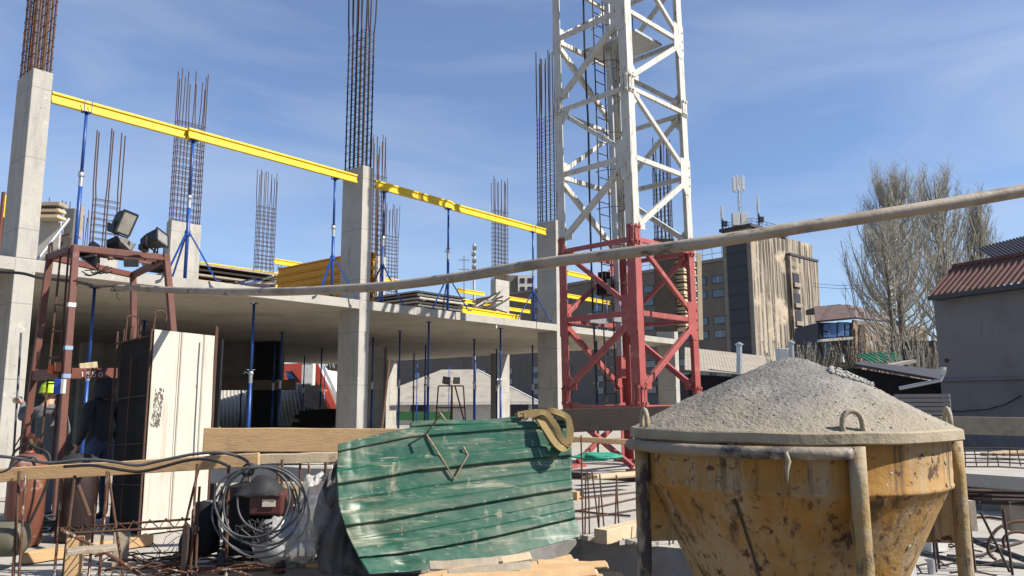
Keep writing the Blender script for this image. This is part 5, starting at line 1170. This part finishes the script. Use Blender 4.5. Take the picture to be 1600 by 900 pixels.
# ------------------------------------------------------------------ steel cabinet with the pale panel
KC = PZ(218, 838, 0); kr = PP(334, 600, KC, KC.cross(Z) if False else BW); 
ku = (PP(322, 760, KC, BW)-KC).dot(BU); kh = 2.27
cab = thing('steel_cabinet', 'black open steel cabinet in a cage of rusty bars behind the white panel', 'cabinet', KC)
def kb(s, t, z): return KC+BU*s+BW*t+Z*z
kt = (PP(176, 700, KC, BU)-KC).dot(BW)
g = MB(); g.box(kb(ku*.5, kt*.5, kh*.49), (ku*.96, kt*.98, kh*.96), BU, BW); g.build('body', black_st, cab, bevel=.01)
for s_, t_2, top in ((-.03, -.03, 2.27), (-.03, kt+.02, 2.3), (ku+.03, -.01, 2.35), (-.03, kt*.5, 2.0)):
    g = MB(); g.tube(kb(s_, t_2, 0), kb(s_, t_2, top), .012, 6); g.build('bar', rebar, cab)
for z_ in (.55, 1.0, 1.53, 2.2):
    g = MB(); g.tube(kb(-.035, -.04, z_), kb(-.035, kt+.05, z_-.05), .010, 6); g.build('bar', rebar_dk if z_ < 2 else rebar, cab)
for t_2 in (-.0, kt*.85):
    g = MB(); p = kb(.0, t_2, kh-.05); g.path([p, p+Z*.22+BU*.01]+[p+Z*(.22+.05*math.sin(a))+BU*(.07-.07*math.cos(a)) for a in [math.pi*k_/6 for k_ in range(7)]]+[p+BU*.14], .010, 6); g.build('lifting_loop', rebar, cab)
for t_2 in (.2, .35, .5): 
    g = MB(); p = kb(-.03, t_2*kt*1.5, kh-.1); g.path([p, p+Z*.16, p+Z*.16+BW*.06, p+BW*.06], .008, 5); g.build('stirrup', rebar, cab)
def pan(u, v):
    x = u*ku; k_ = 0
    for c in (.40, .43, .80): k_ += .02*math.exp(-((u-c)/.012)**2)
    return kb(x, -.03+k_+.006*noise.noise((u*3, v*5, 0)), .02+v*(kh-.02)-.03*u*v)
g = MB(); g.grid(pan, 90, 30)
wp = simple(g, 'leaning_sheet', white_pan, 'tall dirty white metal panel with a black smudge leaning on the black cabinet', 'panel', solid=.012)
g = MB()
for k_ in range(520):      # a brush-like vertical smear, densest at its foot and along its right edge
    f = rnd(0, 1); e = rnd(-1, 1); dens = .30+.45*max(0, e)+.5*max(0, f-.78)*4+.35*noise.noise((f*5, e*3, 4))
    if rnd(0, 1) > dens: continue
    px = 250+e*7-8*f; py = 609+57*f+rnd(-2, 2)
    p = PP(px, py, kb(0, -.0395-.0002*(k_ % 9), 0), BW); s_ = rnd(.0015, .006); g.box(p, (s_, .002, s_*rnd(2, 8)), (BU+Z*rnd(-.12, .12)).normalized(), BW, None)
g.build('smudge', soot, wp)
g = MB(); p, q = P(344, 530, 9.5), P(338, 690, 9.5); g.bar(V((p.x, p.y, 0)), p, .07, .07); simple(g, 'steel_post', black_st, 'dark steel post just behind the right edge of the white panel', 'post')
g = MB(); p = PZ(340, 836, 0); g.path([P(338, 509, 8.9), P(335, 560, 8.9), P(330, 700, 8.9)], .010, 6); simple(g, 'loose_bar', rebar, 'thin rusty bar standing up at the right edge of the white panel', 'rebar')

# ------------------------------------------------------------------ gas cylinders, tank, drums
def cylinder_(label, px, d, mat, h, r, capm, valve=True):
    b = PZ(px, EYE/d*F_PX+626, 0); b = P(px, 700, d); b.z = 0
    t = thing('gas_cylinder', label, 'gas cylinder', b, 'gas cylinders behind the rail')
    g = MB(); g.lathe([(r*.8, .0), (r, .03), (r, h-.14), (r*.93, h-.07), (r*.7, h-.02), (r*.3, h)], b, 28); g.build('body', mat, t, smooth=True)
    g = MB(); g.lathe([(r*.3, h), (r*.26, h+.02), (.03, h+.03), (.03, h+.08)], b, 14); g.build('neck', capm, t, smooth=True)
    if valve:
        g = MB(); g.tube(b+Z*(h+.08), b+Z*(h+.16), .018, 8); g.tube(b+Z*(h+.1), b+V((.07, -.02, h+.1)), .014, 8); g.lathe([(.03, 0), (.035, .015), (.03, .03)], b+Z*(h+.16), 10); g.build('valve', brass, t)
        g = MB(); g.lathe([(.03, 0), (.03, .02)], b+V((.09, -.03, h+.13)), 12, (0, -1, .2)); g.lathe([(.03, 0), (.03, .02)], b+V((.03, -.05, h+.18)), 12, (0, -1, .2)); g.build('gauge', wred, t)
    return t, b
_, cb1 = cylinder_('red-brown gas cylinder with a worn pale band and brass valve behind the rail board', 47, 8.0, gas_red, .93, .175, gas_red)
t2, cb2 = cylinder_('dark gas cylinder with a black hood right of the red-brown cylinder', 126, 8.3, M('shaded_brown_cylinder', (.03, .016, .014), None, 5, .5, bump=.1), .8, .18, rubber, False)  # dark brown deepened to near black; the shade is in the colour
g = MB(); g.lathe([(.19, .72), (.2, .78), (.17, .86), (.1, .9), (.02, .91)], cb2, 24); g.build('hood', rubber, t2, smooth=True)
for k_, (pts, lb) in enumerate((([(45, 692), (58, 700), (72, 706), (78, 720), (72, 760), (40, 830)], 'black hose running from the cylinder valve down its right side'), ([(48, 690), (30, 700), (20, 712), (18, 740)], 'black hose bending left from the cylinder valve'), ([(62, 640), (40, 670), (22, 700)], 'thin black lead hanging beside the left column'))):
    g = MB(); g.path(spline([P(x, y, 7.85) for x, y in pts], 6), .013 if k_ < 2 else .007, 7); simple(g, 'gas_hose', rubber, lb, 'hose', 'hoses at the gas cylinders', smooth=True)
g = MB(); a = P(-30, 842, 6.9); g.lathe([(.05, -.02), (.13, .0), (.155, .05), (.155, .3), (.13, .36), (.05, .38)], a, 24, (1, .1, 0)); simple(g, 'small_tank', M('olive_tank', (.13, .125, .085), None, 6, .6, bump=.3), 'olive grey tank lying at the bottom left corner', 'tank', smooth=True)
# tangle of hoses on the floor
for k_ in range(6):
    c = PZ(62, 835, .05); r_ = .16+.02*k_; g = MB(); ph = rnd(0, 6)
    g.path([c+V((math.cos(t*.5+ph)*r_*1.3+rnd(-.02, .02), math.sin(t*.5+ph)*r_+rnd(-.02, .02), .03+.012*k_+.12*(abs(math.sin(t*.5))**3)*rnd(.4, 1))) for t in range(13)], .012, 6)
    simple(g, 'hose_coil', grey_cab, 'one loop in the tangle of grey hose on the floor by the red-brown cylinder', 'hose', 'hose tangle by the cylinders', smooth=True)

# ------------------------------------------------------------------ draped cables and the coil
DC = [[(-20, 711), (20, 715), (75, 723), (120, 719), (150, 718.5), (180, 722), (215, 727), (250, 720), (300, 710), (335, 707), (362, 710), (382, 718), (391, 728), (393, 742)],
      [(100, 729), (140, 727), (165, 730), (195, 735), (215, 737), (240, 733), (285, 721), (315, 717), (340, 721), (360, 730)],
      [(60, 720), (50, 714), (30, 720), (10, 735), (-10, 740)]]
for i, l in enumerate(DC):
    g = MB(); g.path(spline([P(x, y, 6.62) for x, y in l], 6), .013 if i < 2 else .01, 8)
    simple(g, 'draped_cable', grey_cab if i != 1 else rubber, ['grey cable draped in a long wave over the rail board', 'black cable sagging below the grey one over the rail board', 'dark cable hooking over the left end of the rail board'][i], 'cable', 'cables over the rail board', smooth=True)
cc_ = P(411, 791, 6.12)
for k_ in range(6):
    r_ = [.31, .345, .27, .36, .325, .295][k_]; ox, oz = rnd(-.06, .06), rnd(-.01, .03)+.36-r_; ph = rnd(0, 6); g = MB()
    g.path([cc_+V((ox+math.cos(t)*r_*(.98+.03*math.sin(3*t+ph)), .02*math.sin(2*t+ph)-.02*k_, oz-.03+math.sin(t)*r_*(.93+.03*math.cos(2*t+ph)))) for t in [2*math.pi*j/40 for j in range(40)]], .0085, 7, closed=True)
    simple(g, 'cable_loop', grey_cab, 'one turn of the big coil of grey cable hung on the upright bars', 'cable', 'turns of the hanging cable coil', smooth=True)
g = MB(); c = P(388, 734, 6.1)
for k_ in range(3): g.path([c+V((.05*math.cos(t+k_), .03*math.sin(t), .045*math.sin(t+k_))) for t in [2*math.pi*j/12 for j in range(12)]], .008, 5, closed=True)
simple(g, 'cable_tie', rubber, 'black wire twisted round the top of the cable coil', 'wire')

# ------------------------------------------------------------------ welding machine and its trolley
wm = thing('welding_machine', 'dark welding machine with a maroon control box and label behind the cable coil', 'machine', PZ(410, 862, 0)+V((0, .4, 0)))
def wbox(x0, y0, x1, y1, d, th, mat, nm, bev=.012):
    a = P(x0, y1, d); b = P(x1, y0, d); g = MB(); g.box((a+b)/2+V((0, th/2, 0)), (abs(b.x-a.x), th, abs(b.z-a.z))); return g.build(nm, mat, wm, bevel=bev)
wbox(346, 760, 394, 868, 6.75, .5, black_st, 'body'); wbox(362, 800, 450, 868, 6.85, .4, black_st, 'engine_block'); cx = wbox(388, 770, 442, 806, 6.6, .35, wred, 'control_box', .02)
a = P(420, 786, 6.59); g = MB(); g.box(a, (.11, .008, .06)); g.build('label_plate', label_w, cx)
g = MB(); a = P(410, 768, 6.75); g.grid(lambda u, v: a+V(((u-.5)*.40, (v-.5)*.36, .16*math.sin(math.pi*u)*math.sin(math.pi*v)+.02*noise.noise((u*4, v*4, 0))-.02)), 16, 12); g.build('cover', rubber, wm, smooth=True, solid=.006)
for px in (350, 440):
    p = P(px, 860, 6.7); p.z = .11; g = MB(); g.lathe([(.05, -.035), (.10, -.035), (.11, -.02), (.11, .02), (.10, .035), (.05, .035)], p, 20, (1, .2, 0)); w2 = g.build('wheel', rubber, wm, smooth=True)
g = MB(); p = P(400, 832, 6.55)
for k_ in range(14): g.path([p+V((rnd(-.16, .16), rnd(-.08, .02), rnd(-.12, .12))) for _ in range(4)], .008, 5)
g.build('loose_wiring', rubber, wm)
tk = thing('upright_tank', 'small black tank on a wheeled trolley beside the foot of the white panel', 'tank', PZ(318, 872, 0))
g = MB(); p = P(323, 800, 6.95); p.z = 0; g.lathe([(.06, .12), (.12, .16), (.125, .24), (.125, .50), (.10, .56), (.04, .58)], p, 20); g.build('body', black_st, tk, smooth=True)
g = MB(); q = P(301, 848, 6.8); g.lathe([(.06, -.03), (.13, -.03), (.145, -.015), (.145, .015), (.13, .03), (.06, .03)], q, 22, (1, -.4, 0)); g.build('wheel', rubber, tk, smooth=True)
g = MB(); g.tube(p+Z*.56+V((-.1, 0, 0)), p+Z*.58+V((.06, -.05, 0)), .012, 6); g.bar(q, p+Z*.13, .03, .03); g.build('handle', galv, tk)
hose([(330, 855), (340, 838), (350, 832), (362, 845), (370, 862)], .012, galv, 'grey_lead', 'pale grey lead curling on the floor beside the black tank', 'cable')

# ------------------------------------------------------------------ lattice girder, floor timbers, rod litter
lg = thing('lattice_girder', 'rusty lattice girder lying across between the upright bars in front of the cabinet', 'lattice girder', P(200, 820, 6.6))
c0, c1 = [P(92, 826, 6.7), P(297, 811, 6.75)], [P(100, 834, 6.4), P(297, 823, 6.5)]
g = MB(); g.path(c0, .011, 6); g.build('chord', rebar, lg); g = MB(); g.path(c1, .011, 6); g.build('chord', rebar, lg)
g = MB(); zz = []
for k_ in range(17): zz.append((c0 if k_ % 2 else c1)[0].lerp((c0 if k_ % 2 else c1)[1], k_/16)+Z*(.02 if k_ % 2 else 0))
g.path(zz, .007, 5); g.build('zigzag', rebar, lg)
g = MB(); g.bar(V((c1[1].x-.03, c1[1].y, 0)), c1[1]+V((-.03, 0, .02)), .04, .04); g.build('support', rebar_dk, lg); g = MB(); g.bar(V((c0[0].x+.1, c0[0].y, 0)), c0[0]+V((.1, 0, 0)), .04, .04); g.build('support', rebar_dk, lg)
plank(PZ(35, 872, .06), PZ(236, 843, .06), .11, .1, timber, 'long pale timber lying on the floor in front of the cylinders', 'timber')
plank(PZ(104, 862, .34), PZ(182, 855, .34), .17, .035, timber_grey, 'short grey board lying on two wooden blocks at the bottom left', 'board')
for x, lb in ((114, 'left'), (187, 'right')):
    p = PZ(x, 898 if x == 114 else 884, 0); g = MB(); g.box(p+Z*.155, (.13, .15, .31), (.9, .4, 0), (-.4, .9, 0)); simple(g, 'wood_block', timber_grey if x == 187 else timber, '%s wooden block carrying the short grey board at the bottom left' % lb, 'block', 'wooden blocks at the bottom left', bevel=.008)
g = MB(); a_, b_ = P(122, 758, 6.4), P(140, 806, 6.4); g.tube(a_, b_, .016, 7); simple(g, 'leaning_bar', rebar, 'short thick rusty bar leaning against the dark cylinder', 'rebar')
g = MB(); g.path([P(96, 828, 6.35), P(160, 860, 6.3), P(220, 898, 6.2)], .014, 6); simple(g, 'leaning_bar', rebar_cem, 'long slanting bar low between the upright bars at the left', 'rebar')
for k_ in range(54):
    x, y = rnd(148, 392), rnd(866, 903); a_ = PZ(x, y, .015+rnd(0, .08)); d_ = V((rnd(.4, 1), rnd(-.35, .35), rnd(-.06, .12))).normalized()*rnd(.2, .65); g = MB()
    bend = V((0, 0, rnd(0, .10))); g.path([a_, a_+d_*.45+bend*.6, a_+d_+bend*rnd(-.1, .6)], rnd(.006, .012), 5)
    simple(g, 'rod_offcut', rebar if k_ % 3 else rebar_cem, 'rusty offcut of rod in the litter at the foot of the upright bars', 'rod', 'rusty rod offcuts littering the slab edge')
for k_ in range(5):
    c = PZ(rnd(205, 290), rnd(850, 880), .08); g = MB(); r_ = rnd(.08, .16); g.path([c+V((math.cos(t*.7)*r_, math.sin(t*.7)*r_*.6, .05+.06*math.sin(t*1.3+k_))) for t in range(10)], .004, 4)
    simple(g, 'tie_wire', rebar, 'curl of thin rusty tie wire among the rod litter', 'wire', 'curls of tie wire among the litter')
for k_ in range(16):
    x = rnd(400, 520); p = PZ(x, rnd(868, 884), .03); d_ = V((rnd(.3, 1), rnd(-.2, .2), 0)); g = MB(); g.bar(p, p+d_*rnd(.08, .3), .05, .03)
    simple(g, 'wood_chip', timber if k_ % 2 else timber_grey, 'scrap of wood among the litter below the plastic bag', 'wood scrap', 'wood scraps below the plastic bag')
#PEOPLE
def person(label, cat, loc, rz, J, ED, mats, group=None):
    # J: joint -> (x, y, z, radius or (rx, ry)); ED: (joint, joint, material slot)
    names = list(J); idx = {n_: i for i, n_ in enumerate(names)}
    me = bpy.data.meshes.new('person'); me.from_pydata([J[n_][:3] for n_ in names], [(idx[a], idx[b]) for a, b, _ in ED], [])
    o = bpy.data.objects.new('person_rig', me); COL.objects.link(o)
    sk = o.modifiers.new('skin', 'SKIN'); sk.use_smooth_shade = True; sk.branch_smoothing = .4
    for i, n_ in enumerate(names):
        r_ = J[n_][3]; me.skin_vertices[0].data[i].radius = r_ if isinstance(r_, tuple) else (r_, r_); me.skin_vertices[0].data[i].use_root = (i == 0)
    sb = o.modifiers.new('sub', 'SUBSURF'); sb.levels = 2; sb.render_levels = 2
    bpy.context.view_layer.update(); dg = bpy.context.evaluated_depsgraph_get()
    m2 = bpy.data.meshes.new_from_object(o.evaluated_get(dg)); bpy.data.objects.remove(o)
    m2.name = 'person'; m2.materials.clear()
    for mt in mats: m2.materials.append(mt)
    segs = [(V(J[a][:3]), V(J[b][:3]), k_) for a, b, k_ in ED]
    for f in m2.polygons:
        c = f.center; best = (9, 0)
        for a, b, k_ in segs:
            ab = b-a; t = max(0, min(1, (c-a).dot(ab)/max(1e-9, ab.length_squared))); d_ = (a+ab*t-c).length
            if d_ < best[0]: best = (d_, k_)
        f.material_index = best[1]; f.use_smooth = True
    p = bpy.data.objects.new('person', m2); COL.objects.link(p); p.location = V(loc); p.rotation_euler = (0, 0, rz)
    p['label'] = label; p['category'] = cat
    if group: p['group'] = group
    return p
def hand(J, ED, wr, pre, d, side, slot, curl=.5):
    # palm and five bent fingers growing from wrist joint wr along d; side points to the thumb
    w0 = V(J[wr][:3]); d = V(d).normalized(); side = V(side); side = (side-d*side.dot(d)).normalized(); nn = d.cross(side)
    J[pre+'palm'] = (*(w0+d*.055), (.036, .02)); ED.append((wr, pre+'palm', slot)); pm = w0+d*.06
    for i, ln in enumerate((.066, .075, .07, .055)):
        a = pm+side*(.028-.019*i)+d*.028; k1 = a+(d-nn*curl*.4).normalized()*ln*.55; k2 = k1+(d-nn*curl*1.6).normalized()*ln*.5
        for q, (p, r_) in enumerate(((a, .0105), (k1, .0095), (k2, .007))): J['%sf%d%d' % (pre, i, q)] = (*p, r_)
        ED += [(pre+'palm', '%sf%d0' % (pre, i), slot), ('%sf%d0' % (pre, i), '%sf%d1' % (pre, i), slot), ('%sf%d1' % (pre, i), '%sf%d2' % (pre, i), slot)]
    a = w0+d*.03+side*.036; b = a+(d*.7+side*.6-nn*.2).normalized()*.04; c = b+(d-nn*curl).normalized()*.03
    for q, (p, r_) in enumerate(((a, .0125), (b, .0105), (c, .008))): J['%st%d' % (pre, q)] = (*p, r_)
    ED += [(pre+'palm', pre+'t0', slot), (pre+'t0', pre+'t1', slot), (pre+'t1', pre+'t2', slot)]
def body(extra, ED_extra, hood=False):
    J = {'pelvis': (0, 0, .96, (.155, .115)), 'belly': (0, .005, 1.12, (.15, .115)), 'chest': (0, 0, 1.32, (.175, .125)), 'collar': (0, 0, 1.455, (.095, .08)), 'neck': (0, .015, 1.53, .055), 'jaw': (0, .035, 1.585, (.062, .07)), 'skull': (0, .02, 1.665, (.082, .098)), 'crown': (0, .01, 1.735, (.05, .06)),
         'nose': (0, .125, 1.625, .012), 'ear_l': (-.085, .01, 1.63, .015), 'ear_r': (.085, .01, 1.63, .015), 'brow': (0, .1, 1.66, .03),
         'hipl': (-.095, 0, .90, .10), 'kneel': (-.105, .025, .50, .066), 'anklel': (-.11, -.01, .10, .052), 'toel': (-.125, .15, .045, .04), 'hipr': (.095, 0, .90, .10), 'kneer': (.105, .025, .50, .066), 'ankler': (.11, -.01, .10, .052), 'toer': (.125, .15, .045, .04)}
    J.update(extra)
    ED = [('pelvis', 'belly', 0), ('belly', 'chest', 0), ('chest', 'collar', 0), ('collar', 'neck', 2), ('neck', 'jaw', 2), ('jaw', 'skull', 2), ('skull', 'crown', 3), ('jaw', 'nose', 2), ('skull', 'brow', 2), ('skull', 'ear_l', 2), ('skull', 'ear_r', 2),
          ('pelvis', 'hipl', 1), ('hipl', 'kneel', 1), ('kneel', 'anklel', 1), ('anklel', 'toel', 4), ('pelvis', 'hipr', 1), ('hipr', 'kneer', 1), ('kneer', 'ankler', 1), ('ankler', 'toer', 4)]
    for s_ in 'lr': ED += [('collar', 'sh'+s_, 0), ('sh'+s_, 'el'+s_, 0), ('el'+s_, 'wr'+s_, 0)]
    return J, ED+ED_extra
# worker with the lime helmet, seen from behind, left hand on the rod at the column
W1 = P(76, 620, 9.75); W1.z = .0; S1 = .95
HT_ = (P(27, 627, 9.95)-W1)/S1          # where the left hand rests
hx, hy, hz = HT_
J, ED = body({'shl': (-.19, .0, 1.41, .07), 'ell': (-.19+(hx+.19)*.52, .05, 1.31, .052), 'wrl': (hx+.10, hy-.02, hz-.02, .036), 'shr': (.19, 0, 1.41, .07), 'elr': (.25, .06, 1.14, .052), 'wrr': (.12, .22, 1.08, .036)}, [])
hand(J, ED, 'wrl', 'L', (-1, .12, .25), (0, .2, 1), 2, .7); hand(J, ED, 'wrr', 'R', (-.6, .7, .1), (-.5, -.3, 1), 5, .6)
w1 = person('worker in a lime green helmet and grey workwear reaching his left hand to the column', 'person', W1, 0, J, ED, [jk_grey, jk_grey, skin, hair_m, boots, orange])
g = MB(); c = W1+V((0, .02, 1.655)); g.lathe([(.135, .0), (.128, .012), (.122, .03), (.118, .07), (.10, .115), (.06, .145), (.015, .155)], c, 24); g.box(c+V((0, .13, .008)), (.15, .09, .012)); g.box(c+V((0, 0, .12)), (.03, .2, .06)); 
for v_i, v in enumerate(g.v): g.v[v_i] = v
hl = g.build('helmet', hivis, w1, smooth=True); w1.scale = (S1, S1, S1)
# tall thin steel rod he holds, leaning on the column
g = MB(); a_ = P(16, 800, 9.9); a_.z = 0; b_ = P(33, 520, 10.1); g.path([a_, a_.lerp(b_, .5), b_], .014, 8)
simple(g, 'steel_rod', grey_cab, 'long grey rod held upright against the left column by the helmeted worker', 'rod', smooth=True)
# worker in the black jacket, side on, right hand hanging
W2 = P(160, 640, 9.5); W2.z = 0
J, ED = body({'shl': (-.19, 0, 1.41, .075), 'ell': (-.24, -.04, 1.13, .06), 'wrl': (-.20, .12, .96, .038), 'shr': (.19, 0, 1.41, .075), 'elr': (.25, -.03, 1.13, .06), 'wrr': (.2, .1, .96, .038)}, [])
hand(J, ED, 'wrl', 'L', (.05, .5, -.8), (.3, .9, .3), 2, .6); hand(J, ED, 'wrr', 'R', (0, .5, -.8), (-.3, .9, .3), 2, .6)
w2 = person('worker in a dark jacket and faded jeans standing beside the black cabinet', 'person', W2, R(62), J, ED, [jk_black, jeans, skin, hair_m, boots])
g = MB(); mm = Matrix.Rotation(R(62), 4, 'Z')
def hood(u, v):
    a = math.pi*(.22+1.56*u)+math.pi/2*0; b = v*math.pi*.62; p = V((math.sin(a-math.pi)*.125*math.cos(b*.2)*1.0, math.cos(a-math.pi)*-.135+.0, 0))
    return W2+V((0, 0, 1.50))+mm @ V((math.sin(a)*.118*(1-.25*v*v), math.cos(a)*.125*(1-.2*v*v)*1.0-.0, .25*v)) 
g.grid(hood, 18, 10); 
hd_ = bpy.data.objects; h_ = g; o_ = None
me_ = None
k_ = MB(); k_.v = [mm.inverted() @ (v-W2) + W2 for v in g.v]; k_.f = g.f; k_.mi = g.mi
k_.build('hood', jk_black, w2, smooth=True, solid=.02)
